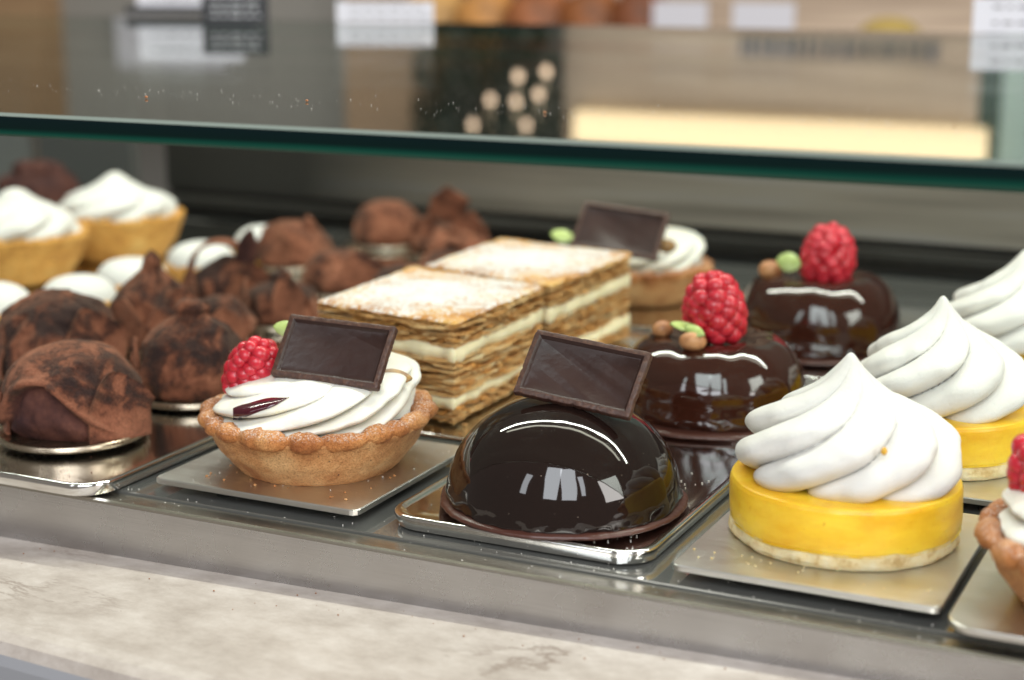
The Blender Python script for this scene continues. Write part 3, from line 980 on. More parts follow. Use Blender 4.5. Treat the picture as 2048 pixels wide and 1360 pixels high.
def mille_feuille(loc, P, label, seed, H=0.0460):
    o = thing('mille_feuille_slice', loc, label, 'mille feuille', 'mille feuille slices')
    P = [np.array(p) - np.array(loc[:2]) for p in P]
    n = 44
    r_ = random.Random(int(seed))
    def stack(z0, z1, ns, mat, name):
        V = []; Fc = []
        dz = (z1 - z0) / ns
        for k in range(ns):
            off = r_.uniform(-0.0030, 0.0012)
            O = poly_outline(P, n, off, seed, k + z0 * 1000)
            zb = z0 + dz * k; th = dz * r_.uniform(0.45, 1.15)
            base = len(V); m = len(O)
            for zz, ins in ((zb, 0.0004), (zb + th * 0.5, 0.0), (zb + th, 0.0004)):
                for q in O:
                    wv = mn.noise(Vector((q[0] * 70, q[1] * 70, k * 2.1 + seed))) * dz * 1.1
                    d = q / max(1e-6, np.linalg.norm(q))
                    V.append((q[0] - d[0] * ins, q[1] - d[1] * ins, max(zz + wv, 0)))
            Fc += grid_faces(3, m, True, base)
            Fc.append(tuple(base + 2 * m + i for i in range(m)))
            Fc.append(tuple(base + m - 1 - i for i in range(m)))
        mk(name, V, Fc, mat, o, smooth=False)
    def cream(z0, z1, kk):
        rings = []
        for i in range(9):
            f = i / 8
            b = math.sin(math.pi * f) * 0.0016 - 0.0010
            O = poly_outline(P, n, b, seed + 20, kk)
            rings.append([(q[0], q[1], z0 + (z1 - z0) * f + mn.noise(Vector((q[0] * 60, q[1] * 60, seed + kk))) * 0.0013) for q in O])
        ring_mesh('cream_layer', rings, CUSTARD, o, smooth=True)
    stack(0.0, 0.0072, 5, PUFF, 'pastry_layer')
    cream(0.0068, 0.0130, 1)
    stack(0.0124, 0.0280, 10, PUFF, 'pastry_layer')
    cream(0.0275, 0.0345, 2)
    stack(0.0340, H - 0.0012, 7, PUFF, 'pastry_layer')
    # broken flakes standing proud of the cut sides
    for mat_f, cnt_f in ((PUFF, 230), (CARAMEL, 110)):
        V = []; Fc = []
        for _k in range(cnt_f):
            e_ = r_.choice((0, 0, 1, 1, 3))
            a_, b_ = P[e_], P[(e_ + 1) % 4]
            t_ = r_.uniform(0.02, 0.98); c_ = a_ + (b_ - a_) * t_
            ed = (b_ - a_) / np.linalg.norm(b_ - a_); nr = np.array([ed[1], -ed[0]])
            z_ = r_.choice((r_.uniform(0.001, 0.007), r_.uniform(0.013, 0.028), r_.uniform(0.035, H - 0.001), r_.uniform(0.035, H - 0.001)))
            L_ = r_.uniform(0.002, 0.0075); D_f = r_.uniform(0.0008, 0.0022); th_ = r_.uniform(0.00015, 0.0005)
            zt = r_.uniform(-0.0008, 0.0008); up_ = r_.uniform(-0.0005, 0.0008)
            b0 = len(V); c3 = lambda u_, w_, zz: (c_[0] + ed[0] * u_ + nr[0] * w_, c_[1] + ed[1] * u_ + nr[1] * w_, max(zz, 0.0002))
            V += [c3(-L_ / 2, -0.003, z_), c3(L_ / 2, -0.003, z_ + zt), c3(L_ * 0.42, D_f * 0.7, z_ + zt + up_), c3(L_ * 0.05, D_f * r_.uniform(0.8, 1.3), z_ + up_ * 1.6), c3(-L_ * 0.4, D_f * r_.uniform(0.4, 0.9), z_ + up_)]
            V += [(x_, y_, zq + th_) for x_, y_, zq in V[b0:b0 + 5]]
            Fc += [(b0 + 4, b0 + 3, b0 + 2, b0 + 1, b0), (b0 + 5, b0 + 6, b0 + 7, b0 + 8, b0 + 9)] + [(b0 + q, b0 + (q + 1) % 5, b0 + 5 + (q + 1) % 5, b0 + 5 + q) for q in range(5)]
        mk('broken_flakes', V, Fc, mat_f, o, smooth=False)['kind'] = 'stuff'
    # top sheet: gently blistered grid
    O0 = [np.array(p) for p in P]
    N = 60; V = []; Fc = []
    for i in range(N + 1):
        for j in range(N + 1):
            s, q = i / N, j / N
            b = O0[0] * (1 - s) * (1 - q) + O0[1] * s * (1 - q) + O0[2] * s * q + O0[3] * (1 - s) * q
            b = b * 1.012
            edge = min(s, 1 - s, q, 1 - q)
            if edge == 0: b = b * (1 + 0.012 * mn.noise(Vector((b[0] * 200, b[1] * 200, seed))))
            z = H + nz3((b[0], b[1], 0), 55, seed, 4) * 0.0009 - (0.0010 if edge < 0.01 else 0)
            V.append((b[0], b[1], z))
    for i in range(N):
        for j in range(N):
            a = i * (N + 1) + j; Fc.append((a, a + N + 1, a + N + 2, a + 1))
    m = len(V)
    V += [(v[0], v[1], H - 0.0016) for v in V]
    border = [i * (N + 1) for i in range(N + 1)] + [N * (N + 1) + j for j in range(1, N + 1)] + [i * (N + 1) + N for i in range(N - 1, -1, -1)] + [j for j in range(N - 1, 0, -1)]
    for a, b in zip(border, border[1:] + border[:1]): Fc.append((a, a + m, b + m, b))
    mk('sugared_top', V, Fc, SUGARTOP, o, smooth=False)
    return o


mille_feuille((-0.366, 0.668, 0), [(-0.4030, 0.6288), (-0.3268, 0.6160), (-0.3257, 0.7037), (-0.4056, 0.7236)], 'front mille feuille slice with powdered sugar top and sharp corner', 3.0)
mille_feuille((-0.363, 0.765, 0), [(-0.4020, 0.7290), (-0.3235, 0.7085), (-0.3215, 0.8042), (-0.4048, 0.8179)], 'rear mille feuille slice, blurred, touching the back of the front slice', 8.0)


# ------------------------------------------------------------------ cocoa truffle cakes
def card(loc, r, label):
    o = lathe('cake_board', [(0, 0), (r - 0.001, 0), (r, 0.0004), (r + 0.0003, 0.0016), (r, 0.0028), (r - 0.0008, 0.0030), (r - 0.0018, 0.0024), (r - 0.003, 0.0020), (0, 0.0020)], GOLDCARD, None, 96, loc)
    tag(o, label, 'cake board', 'round gilt boards under the truffle cakes')
    return o


def truffle(loc, r, h, label, seed, shape='dome', folds=(), mat=0, extra=None, squash=1.0, board=True, blabel=None, rough_amp=1.25, inner=None):
    """folds: list of (angle, height fraction, slope, push) overhanging ledges"""
    z0 = 0.0
    if board:
        card(loc, r + 0.0055, blabel)
        z0 = 0.0021
    o = thing('cocoa_truffle_cake', (loc[0], loc[1], loc[2] + z0), label, 'truffle cake', 'cocoa dusted truffle cakes')
    h = h - z0
    if shape == 'dome':
        pr = [(0, 0), (0.82 * r, 0), (0.93 * r, 0.02 * h), (1.0 * r, 0.14 * h), (1.02 * r, 0.30 * h), (0.97 * r, 0.50 * h), (0.85 * r, 0.70 * h), (0.65 * r, 0.87 * h), (0.38 * r, 0.97 * h), (0.15 * r, h), (0, h)]
    elif shape == 'onion':
        pr = [(0, 0), (0.74 * r, 0), (0.86 * r, 0.03 * h), (0.99 * r, 0.20 * h), (1.0 * r, 0.38 * h), (0.91 * r, 0.55 * h), (0.66 * r, 0.70 * h), (0.36 * r, 0.80 * h), (0.24 * r, 0.86 * h), (0.30 * r, 0.92 * h), (0.20 * r, 0.99 * h), (0, h)]
    else:  # peak
        pr = [(0, 0), (0.82 * r, 0), (0.96 * r, 0.05 * h), (1.0 * r, 0.22 * h), (0.92 * r, 0.40 * h), (0.72 * r, 0.58 * h), (0.42 * r, 0.72 * h), (0.2 * r, 0.80 * h), (0.16 * r, 0.9 * h), (0.10 * r, 0.97 * h), (0, h)]
    rt = np.array([R[0], R[1]]); fw = np.array([-F[0], -F[1]]); fw /= np.linalg.norm(fw)
    def dis(p, a, rr, z):
        x = p[0] * rt[0] + p[1] * rt[1]; d = p[0] * fw[0] + p[1] * fw[1]   # right / towards the viewer side
        push = 0.0
        for fn in folds: push += fn(x / r, d / r, z / h)
        push += (nz3(p, 40, seed, 3) * 0.0018 + nz3(p, 170, seed + 4, 3) * 0.0005 + (0.25 - abs(nz3(p, 26, seed + 8, 2))) * 0.0050) * rough_amp
        k = max(rr, 0.004)
        g = min(1.0, rr / (0.25 * r))
        pz = z + push * 0.5 * (1 - g if rr < 0.3 * r else 0.25)
        f = 1 + push * g / k
        return np.array([p[0] * f, p[1] * f * squash, max(pz, 0.0)])
    body = lathe('cocoa_body', pr, COCOA[mat], o, 220, disp=dis, nprof=130)
    if inner is not None:
        body.data.materials.append(INNERCOCOA)
        for pl in body.data.polygons:
            c = pl.center
            x = (c.x * rt[0] + c.y * rt[1]) / r; d = (c.x * fw[0] + c.y * fw[1]) / r
            if d > 0 and inner(x, d, c.z / h) < 0: pl.material_index = 1
    if extra: extra(o)
    return o


def sst(x, a, b):
    t_ = min(1, max(0, (x - a) / (b - a))); return t_ * t_ * (3 - 2 * t_)


def arch_fold(x0, w, ztop, right_x, push):
    """shell pushed out everywhere but inside an arched opening at the front"""
    def f(x, d, z):
        if x < x0:
            top = ztop * math.sqrt(max(0, 1 - ((x - x0) / w) ** 2))
        else:
            top = ztop * (1 - max(0, (x - x0 - 0.12)) / right_x)
        ins = sst(z, top - 0.015, top + 0.025)
        if d < 0: ins = 1.0 if d < -0.15 else max(ins, -d / 0.15)
        lip = math.exp(-((z - top - 0.05) / 0.05) ** 2) * 0.35
        return push * (ins - 0.55 + lip * (d > 0))
    return f


def crease(ang, slope, push, wid=0.05, z0=0.0):
    """a ridge running up the side, starting at view angle ang"""
    def f(x, d, z):
        a = math.atan2(x, d)
        e = a - ang - slope * (z - z0)
        e = (e + math.pi) % (2 * math.pi) - math.pi
        return push * (sst(e, -wid, wid) * math.exp(-max(0, e) * 1.6)) * (1 - 0.5 * z)
    return f


truffle((-0.4665, 0.5340, 0.0), 0.0258, 0.0390, 'nearest truffle cake, cocoa shell folded open over a dark front', 1.0, 'dome',
        [arch_fold(-0.25, 0.70, 0.66, 0.95, 0.0052)], 0, inner=arch_fold(-0.25, 0.70, 0.66, 0.95, 1.0), blabel='round gilt board under the nearest truffle cake')
truffle((-0.4590, 0.6090, 0.0), 0.0232, 0.0450, 'onion shaped truffle cake with a curled knob on top', 2.0, 'onion',
        [crease(-1.15, 0.5, 0.0028), crease(1.9, -0.4, 0.002)], 1, blabel='round gilt board under the onion shaped truffle cake')
truffle((-0.5480, 0.6180, 0.0), 0.0275, 0.0385, 'wide lumpy truffle cake at the left, behind the nearest one', 3.0, 'dome',
        [crease(-0.9, 0.8, 0.0032), crease(0.75, 0.3, 0.0040), crease(2.4, 0.2, 0.003)], 1, rough_amp=1.6, blabel='round gilt board under the wide lumpy truffle cake')
truffle((-0.5390, 0.6830, 0.0), 0.0220, 0.0500, 'tall peaked truffle cake between the lumpy one and the curled one', 4.0, 'peak',
        [crease(-0.3, 1.3, 0.0045), crease(0.9, 0.6, 0.002)], 0, blabel='round gilt board under the tall peaked truffle cake')


def curls(o):
    # a rolled strip of chocolate and an upright leaf
    V = []; n = 30
    for i in range(n + 1):
        a = math.pi * 1.05 * i / n
        for j in range(9):
            y = -0.008 + 0.016 * j / 8
            for rr in (0.0165, 0.0182):
                V.append((-0.003 - rr * math.cos(a), y * (1 - 0.2 * i / n), 0.019 + rr * math.sin(a)))
    Fc = []
    m = 18
    for i in range(n):
        for j in range(8):
            a = i * m + j * 2
            Fc.append((a, a + 2, a + m + 2, a + m)); Fc.append((a + 1, a + m + 1, a + m + 3, a + 3))
        for j in (0, 8):
            a = i * m + j * 2; Fc.append((a, a + m, a + m + 1, a + 1))
    for i in (0, n):
        for j in range(8):
            a = i * m + j * 2; Fc.append((a, a + 1, a + 3, a + 2))
    c = mk('chocolate_curl', V, Fc, COCOA[2], o); c.rotation_euler = (0, 0, 0.45)
    l = leaf('chocolate_leaf', o, (0.0155, 0.0, 0.030), 0.030, 0.013, 0.0, 0.0, INNERCOCOA, 0.0015, 0.12)
    l.rotation_euler = (1.2, -1.35, 0.5)


truffle((-0.5600, 0.7780, 0.0), 0.0205, 0.0300, 'dark truffle cake wrapped by a broad chocolate curl and pointed leaf', 5.0, 'dome',
        [crease(0.0, 0.8, 0.003)], 1, curls, rough_amp=1.5, board=True, blabel='round gilt board under the curl wrapped truffle cake')
truffle((-0.5080, 0.7550, 0.0), 0.0210, 0.0290, 'truffle cake with twin ridges, just left of the front mille feuille', 6.0, 'onion',
        [crease(0.6, -0.2, 0.0035), crease(1.0, -0.2, 0.003)], 1, blabel='round gilt board under the twin ridged truffle cake')
truffle((-0.5130, 0.7080, 0.0), 0.0150, 0.0230, 'small low truffle cake behind the first raspberry', 7.0, 'dome', [crease(0.8, 0.4, 0.003)], 1, rough_amp=1.5, blabel='small round gilt board under the low truffle cake')
truffle((-0.5980, 0.9050, 0.0), 0.0240, 0.0290, 'blurred reddish truffle cake with a small horn, right of white tartlets', 8.0, 'dome',
        [crease(0.3, 0.5, 0.002)], 2, lambda o: lathe('horn', [(0.006, 0), (0.005, 0.004), (0.0025, 0.008), (0, 0.010)], COCOA[2], o, 24, (0.012, 0.0, 0.022)), blabel='gilt board under the horned reddish truffle cake')
truffle((-0.5220, 0.8450, 0.0), 0.0230, 0.0260, 'blurred round truffle cake with dark patches, behind the twin ridged one', 9.0, 'dome', [crease(-0.5, 0.2, 0.002)], 2, blabel='gilt board under the patchy blurred truffle cake')
truffle((-0.5820, 1.0000, 0.0), 0.0235, 0.0310, 'smooth egg shaped truffle cake farthest back among the truffles', 10.0, 'dome', [], 2, rough_amp=0.5, blabel='gilt board under the egg shaped truffle cake')


def shards(o):
    for k, (c, sz, rot) in enumerate([((0.000, 0.0, 0.031), (0.024, 0.0018, 0.026), (0.25, 0.35, 0.35)), ((-0.013, -0.012, 0.019), (0.018, 0.0018, 0.012), (0.5, -0.4, 0.2)),
                                      ((0.018, -0.006, 0.021), (0.014, 0.0018, 0.016), (0.2, 0.7, 0.5)), ((0.012, -0.016, 0.015), (0.015, 0.0018, 0.009), (0.8, 0.3, 0.1)),
                                      ((-0.004, -0.018, 0.012), (0.020, 0.0018, 0.010), (0.3, 1.1, 0.9)), ((0.022, 0.002, 0.014), (0.012, 0.0018, 0.014), (0.7, 1.3, 0.3))]):
        sx, sy, sz_ = (q / 2 for q in sz)
        P = [(-sx, -sz_), (sx * 0.9, -sz_ * 0.8), (sx, sz_ * 0.7), (-sx * 0.5, sz_), (-sx * 1.1, sz_ * 0.1)]
        V = [(x, y, z) for y in (-sy, sy) for x, z in P]
        m = len(P)
        Fc = [tuple(range(m)), tuple(range(2 * m - 1, m - 1, -1))] + [(i, i + m, (i + 1) % m + m, (i + 1) % m) for i in range(m)]
        s = mk('chocolate_shard', V, Fc, COCOA[2], o, c, smooth=False); s.rotation_euler = rot


truffle((-0.5250, 0.9850, 0.0), 0.0245, 0.0210, 'far truffle cake spiked with broken chocolate shards', 11.0, 'dome', [crease(0.5, 0.5, 0.003)], 2, shards, rough_amp=1.8, blabel='gilt board under the shard topped truffle cake')
truffle((-0.4680, 0.8850, 0.0), 0.0220, 0.0300, 'blurred truffle cake just behind the left corner of the rear mille feuille', 13.0, 'onion', [crease(-0.4, 0.4, 0.003)], 2, rough_amp=1.5, blabel='gilt board under the truffle behind the rear mille feuille')
truffle((-0.4660, 0.8200, 0.0), 0.0200, 0.0250, 'low blurred truffle cake close beside the front mille feuille top', 14.0, 'dome', [crease(0.4, 0.4, 0.003)], 0, rough_amp=1.5, blabel='gilt board under the low truffle beside the mille feuille')
truffle((-0.6120, 0.5850, 0.0), 0.0240, 0.0330, 'truffle cake barely entering the left edge of the photo', 12.0, 'dome', [], 0, blabel='gilt board at the left edge of the photo')


_flapmat = COCOA[2]


def flap(o, r, h, view_ang, width, z0, z1, lift, seed, curl=0.0):
    """thin bent chocolate sheet leaning on the side of a truffle; view_ang 0 faces the shop front"""
    base = math.atan2(-F[1], -F[0]) + view_ang
    n, m = 22, 16
    V = []
    for side in (0.0, 0.0013):
        for i in range(n + 1):
            s_ = i / n
            for j in range(m + 1):
                q = j / m
                a = base + (s_ - 0.5) * width
                zz = (z0 + (z1 - z0) * q) * h
                edge = 1 - (2 * s_ - 1) ** 2
                zz = z0 * h + (zz - z0 * h) * (0.55 + 0.45 * edge)
                rad = r * math.sqrt(max(0.02, 1 - (zz / (1.12 * h)) ** 2.4)) * 1.0 + 0.0008 + side + lift * 1.7 * s_ ** 2 + curl * 1.8 * q ** 3
                p = np.array([rad * math.cos(a), rad * math.sin(a), zz])
                V.append(p + np.array([math.cos(a), math.sin(a), 0.6]) * nz3(p, 70, seed, 3) * 0.0018)
    Fc = []
    w_ = m + 1; tot = (n + 1) * w_
    for i in range(n):
        for j in range(m):
            a = i * w_ + j
            Fc.append((a, a + 1, a + w_ + 1, a + w_)); Fc.append((tot + a, tot + a + w_, tot + a + w_ + 1, tot + a + 1))
    for i in range(n):
        for j in (0, m):
            a = i * w_ + j; Fc.append((a, a + w_, tot + a + w_, tot + a))
    for j in range(m):
        for i in (0, n):
            a = i * w_ + j; Fc.append((a, a + 1, tot + a + 1, tot + a))
    return mk('chocolate_flap', V, Fc, _flapmat, o)


_tr = {t_['label']: t_ for t_ in COL.objects if t_.name.startswith('cocoa_truffle_cake')}
for key, r_f, h_f, fl_ in [
        ('nearest', 0.0262, 0.036, [(0.95, 0.9, 0.0, 0.80, 0.0045, 0.002), (-1.5, 0.7, 0.0, 0.6, -0.001, 0.002)]),
        ('onion', 0.0232, 0.043, [(-1.25, 0.55, 0.0, 0.62, -0.0005, 0.002), (1.3, 0.8, 0.0, 0.55, 0.003, 0.0)]),
        ('wide lumpy', 0.0280, 0.036, [(0.85, 0.9, 0.0, 0.90, 0.005, 0.003), (-0.9, 0.7, 0.0, 0.65, 0.003, -0.001)]),
        ('tall peaked', 0.0215, 0.044, [(-0.45, 1.0, 0.05, 0.62, 0.005, 0.001), (0.9, 0.9, 0.0, 0.7, 0.004, 0.0)]),
        ('dark truffle cake wrapped', 0.0210, 0.030, [(0.7, 0.9, 0.0, 0.9, 0.006, 0.003), (-0.8, 0.8, 0.0, 0.8, 0.004, 0.002)]),
        ('truffle cake with twin', 0.0208, 0.029, [(0.25, 0.6, 0.05, 1.05, 0.005, 0.003), (-0.9, 0.9, 0.0, 0.9, 0.004, 0.002)]),
        ('small low', 0.0150, 0.022, [(0.2, 1.0, 0.0, 0.8, 0.004, 0.001)]),
        ('blurred round', 0.0230, 0.025, [(0.5, 1.0, 0.1, 1.0, 0.004, 0.002)]),
        ('blurred reddish', 0.0240, 0.028, [(-0.4, 1.0, 0.1, 1.0, 0.005, 0.002)])]:
    for lab, ob in _tr.items():
        if lab.startswith(key):
            for k, (va, wd_, q0, q1, lf, cu) in enumerate(fl_): flap(ob, r_f, h_f, va, wd_ , q0, q1, lf, 3.0 + k + len(key), cu)

# ------------------------------------------------------------------ small white topped tartlets
def tartlet(loc, label, seed):
    o = thing('small_white_tartlet', loc, label, 'tartlet', 'small tartlets with smooth white tops')
    rt = 0.0225
    tart_shell(o, 0.0170, rt, 0.0110, 14, GOLDCRUST, GOLDCRUST, 0.0018, seed)
    lathe('white_topping', [(0.0195, 0.0095), (0.0208, 0.0125), (0.0192, 0.0180), (0.0148, 0.0222), (0.0080, 0.0248), (0.0, 0.0256)], MERINGUE, o, 64, nprof=24,
          disp=lambda p, a, r, z: p + np.array([0, 0, nz3(p, 50, seed, 2) * 0.0007]))
    return o


W0 = tartlet((-0.6400, 0.6750, 0), 'small white topped tartlet at the left edge above the lumpy truffle', 1.0)
for p_, lb in [((-0.6130, 0.7130, 0), 'second small white tartlet, largest looking dome in its row'), ((-0.6200, 0.7680, 0), 'third small white tartlet, partly behind the peaked truffle'),
               ((-0.6180, 0.8330, 0), 'fourth small white tartlet, above the curl wrapped truffle'), ((-0.6170, 0.9020, 0), 'farthest small white tartlet, beside the horned truffle')]:
    copy_tree(W0, p_, lb, random.uniform(0, 3))


# ------------------------------------------------------------------ big meringue tarts at the back left
def big_tart(loc, label, seed, rz):
    o = thing('peaked_meringue_tart', loc, label, 'meringue tart', 'big meringue tarts at the back left', rz)
    tart_shell(o, 0.0320, 0.0430, 0.0275, 18, GOLDCRUST, GOLDCRUST, 0.0030, seed)
    lathe('filling', [(0.0385, 0.024), (0.030, 0.0260), (0.0, 0.0265)], CUSTARD, o, 48)
    pr = [(0.0, 0.0265), (0.034, 0.0265), (0.0390, 0.0290), (0.0392, 0.0340), (0.0355, 0.0390), (0.0280, 0.0425), (0.0200, 0.0455), (0.0120, 0.0500), (0.0055, 0.0548), (0, 0.0565)]
    swirl('meringue', pr, 6, 0.26, 2.2, MERINGUE, o, seed, 0.0, nu=60, nv=140, wob=0.0020, zlobe=0.001)
    return o


big_tart((-0.7300, 0.7950, 0), 'big peaked meringue tart in golden crust, cropped by the left edge', 2.0, 0.0)
big_tart((-0.7240, 0.8850, 0), 'big meringue tart with golden rim, farther from the left edge', 4.0, 0.8)
big_tart((-0.7700, 0.7400, 0), 'big meringue tart of which only crust shows at the left edge', 6.0, 1.8)
dk = thing('dark_chocolate_cluster', (-0.878, 0.985, FLOOR_Z), 'very blurred dark rough cake above the big meringue tarts at far left', 'chocolate cake')
it = []
for k in range(26):
    a = random.uniform(0, 6.28); rr = random.uniform(0, 0.022)
    s = random.uniform(0.007, 0.012)
    it.append(((rr * math.cos(a), rr * math.sin(a), 0.040 + random.uniform(0, 0.008) - rr * 0.4), (s, s * 0.8, s * 0.7), a))
lathe('cake_body', [(0, 0), (0.026, 0), (0.030, 0.01), (0.030, 0.030), (0.024, 0.040), (0, 0.042)], INNERCOCOA, dk, 40)
blobs('chocolate_curls', it, INNERCOCOA, dk, low=True)['kind'] = 'stuff'

# ------------------------------------------------------------------ glass shelf
GZ = 0.146
gs = thing('glass_shelf', (-0.2, 0.4475, GZ), 'thick clear glass shelf with dark green edge above the pastries', 'glass shelf')
gs.rotation_euler = (0, 0, math.radians(1.9))
a, b, T = -1.4, 1.2, 0.0080
c_ = 0.0011
D_ = 0.72
V = [(a, c_, 0), (b, c_, 0), (b, D_, 0), (a, D_, 0), (a, c_ * 0.6, -T), (b, c_ * 0.6, -T), (b, D_, -T), (a, D_, -T)]
mk('glass_sheet', V, [(0, 1, 2, 3), (7, 6, 5, 4)], GLASS, gs, smooth=False)
V = [(a, 0, -c_), (b, 0, -c_), (b, 0, -T + c_ * 0.7), (a, 0, -T + c_ * 0.7), (a, c_ * 0.6, -T), (b, c_ * 0.6, -T), (a, D_, 0), (b, D_, 0), (b, D_, -T), (a, D_, -T)]
mk('polished_edge', V, [(3, 2, 1, 0), (4, 5, 2, 3), (6, 7, 8, 9)], GEDGE, gs, smooth=False)
mk('top_bevel', [(a, 0, -c_), (b, 0, -c_), (b, c_, 0), (a, c_, 0)], [(0, 1, 2, 3)], GBEVEL, gs, smooth=False)

# ------------------------------------------------------------------ back of the case
bp = thing('rear_case_panel', (-0.2, 1.085, FLOOR_Z - 0.03), 'dark ribbed back panel of the display case with a painted reflection band', 'case back')
t = NT('dark_panel'); t.set(Roughness=0.35)
t.base(t.ramp(t.noise(14, 3, 0.5, (0.25, 1, 20)), [(0.35, (0.010, 0.009, 0.008)), (0.65, (0.060, 0.056, 0.048))])); DPAN = t.m
t = NT('painted_reflection'); t.set(Roughness=0.4, Metallic=0.25)
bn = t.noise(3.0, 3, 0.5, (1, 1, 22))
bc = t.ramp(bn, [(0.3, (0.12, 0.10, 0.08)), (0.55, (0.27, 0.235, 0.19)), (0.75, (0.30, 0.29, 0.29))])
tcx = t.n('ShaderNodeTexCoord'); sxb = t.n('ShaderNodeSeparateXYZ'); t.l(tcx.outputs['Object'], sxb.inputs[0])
t.base(t.mix(t.math('MULTIPLY', t.math('ADD', sxb.outputs['X'], 0.50, True), 5.0, True), (0.035, 0.033, 0.028), bc)); BAND = t.m  # band is a reflection put into the colour, dark at its left end
box('back_board', -0.633, 0.75, 0.0, 0.012, 0, 0.165, DPAN, bp)
for k, (z0, z1, d) in enumerate([(0.004, 0.010, 0.006), (0.014, 0.020, 0.006), (0.024, 0.030, 0.006), (0.034, 0.040, 0.005), (0.112, 0.118, 0.006), (0.124, 0.132, 0.007), (0.140, 0.160, 0.008)]):
    box('rib', -0.630, 0.748, -d, -0.0005, z0, z1, DPAN, bp)
box('reflection_band', -0.63, 0.748, -0.007, -0.0005, 0.052, 0.090, BAND, bp)
box('lower_rail', -0.630, 0.748, -0.02, -0.0005, 0.0425, 0.0465, DPAN, bp)
sp_ = thing('side_pane', (-0.99, 1.06, FLOOR_Z - 0.02), 'pale grey upright strip at the left end of the case back', 'case upright')
box('pane_post', -0.06, 0.035, 0, 0.01, 0, 0.15, plain('grey_upright', (0.16, 0.16, 0.15), 0.5), sp_)
box('pane_post', 0.045, 0.14, 0, 0.01, 0, 0.15, plain('grey_upright_dark', (0.085, 0.085, 0.08), 0.5), sp_)

# ------------------------------------------------------------------ on the far part of the glass shelf and beyond
WHITE = plain('white_card', (0.56, 0.555, 0.60), 0.7)
BLACK = plain('black_card', (0.018, 0.018, 0.022), 0.6)
CHALK = plain('chalk_marks', (0.45, 0.45, 0.47), 0.8)
INK = plain('ink_marks', (0.14, 0.135, 0.14), 0.8)


def sign(x, y, w_, h_, label, mat=WHITE, ink=INK, rz=0.35, z=GZ, rows=2):
    o = thing('price_card', (x, y, z + 0.0005), label, 'price card', 'price cards at the back of the glass shelf', rz)
    box('card', -w_ / 2, w_ / 2, -0.0008, 0.0008, 0.0, h_, mat, o)
    rr = random.Random(int(x * 1000))
    V = []; Fc = []
    for k in range(rows):
        zz = h_ * (0.72 - 0.45 * k / max(1, rows - 1)); xx = -w_ * 0.36
        while xx < w_ * 0.33:
            L = rr.uniform(0.003, 0.010)
            b0 = len(V)
            V += [(xx, -0.0012, zz), (xx + L, -0.0012, zz), (xx + L, -0.0012, zz + h_ * 0.07), (xx, -0.0012, zz + h_ * 0.07)]
            Fc.append((b0, b0 + 1, b0 + 2, b0 + 3)); xx += L + 0.003
    mk('card_writing', V, Fc, ink, o, smooth=False)
    return o


c0 = sign(-0.865, 1.165, 0.090, 0.028, 'white price card on a black foot, leftmost at the back of the glass shelf')
c0.children[0].data.transform(Matrix.Translation((0, 0, 0.008))); c0.children[0].data.update()
for c_ in c0.children:
    if c_.name.startswith('card_writing'): c_.data.transform(Matrix.Translation((0, 0, 0.006)))
box('card_foot', -0.055, 0.055, -0.004, 0.004, 0.002, 0.0078, BLACK, c0)
sign(-0.735, 1.045, 0.050, 0.021, 'black chalk price card at the back of the shelf', BLACK, CHALK, rows=3)
sign(-0.648, 1.115, 0.074, 0.016, 'white price card right of the black chalk one')
sign(-0.175, 1.160, 0.090, 0.023, 'large white card in the top right corner', rz=0.3)

# breads on a lower table behind
brd = []
for k, (x, z, s) in enumerate([(-1.03, 0.122, 0.055), (-0.955, 0.124, 0.050), (-0.885, 0.123, 0.055), (-0.815, 0.126, 0.050), (-0.75, 0.126, 0.048)]):
    lbl = ['pale yellow bread roll, leftmost of the blurred breads above the shelf', 'golden brown bread roll second in the blurred row', 'dark orange bread roll in the middle of the blurred row', 'rusty brown bread roll fourth in the blurred row', 'darkest brown bread roll beside the small white labels'][k]
    cols = [(0.62, 0.36, 0.12), (0.55, 0.26, 0.07), (0.30, 0.10, 0.03), (0.26, 0.085, 0.02), (0.20, 0.06, 0.018)][k]
    t = NT('bread_crust'); t.set(Roughness=0.6)
    t.base(t.ramp(t.noise(30, 4), [(0.35, tuple(q * 0.45 for q in cols)), (0.6, cols)]))
    o = thing('bread_roll', (x, 1.9, z - 0.052), lbl, 'bread', 'bread rolls beyond the glass shelf')
    V = []
    lathe('bread_crust', [(0, 0), (s * 0.7, 0), (s * 0.85, 0.012), (s * 0.82, 0.045), (s * 0.60, 0.074), (s * 0.25, 0.086), (0, 0.088)], t.m, o, 48, nprof=24,
          disp=lambda p, a, r, z_: np.array([p[0] * (1 + 0.1 * nz3(p, 20, k, 2)), p[1], z_ + 0.004 * nz3(p, 25, k, 2) * (z_ > 0.01)]))
for k, (x, wd) in enumerate([(-0.665, 0.072), (-0.568, 0.078)]):
    o = thing('shelf_label', (x, 1.80, 0.085), ['small white label left of its twin, past the breads', 'small white label right of its twin, past the breads'][k], 'label', 'small white labels beyond the shelf')
    box('label_card', -wd / 2 * 0.9, wd / 2 * 0.9, 0, 0.002, 0, 0.075, WHITE, o)
o = lathe('olive_loaf', [(0, 0), (0.034, 0), (0.04, 0.015), (0.036, 0.04), (0.02, 0.056), (0, 0.06)], plain('olive_loaf_crust', (0.36, 0.26, 0.07), 0.6), None, 40, (-0.440, 1.85, 0.078), nprof=20)
tag(o, 'olive yellow loaf left of the large white corner card', 'bread')
tb = thing('bread_table', (-0.7, 1.9, -0.05), 'steel edged table holding the blurred breads beyond the shelf', 'table')
STEELG = plain('dull_steel', (0.42, 0.38, 0.33), 0.45, 0.2)
box('table_top', -1.2, 0.9, -0.12, 0.12, 0.105, 0.1195, STEELG, tb)
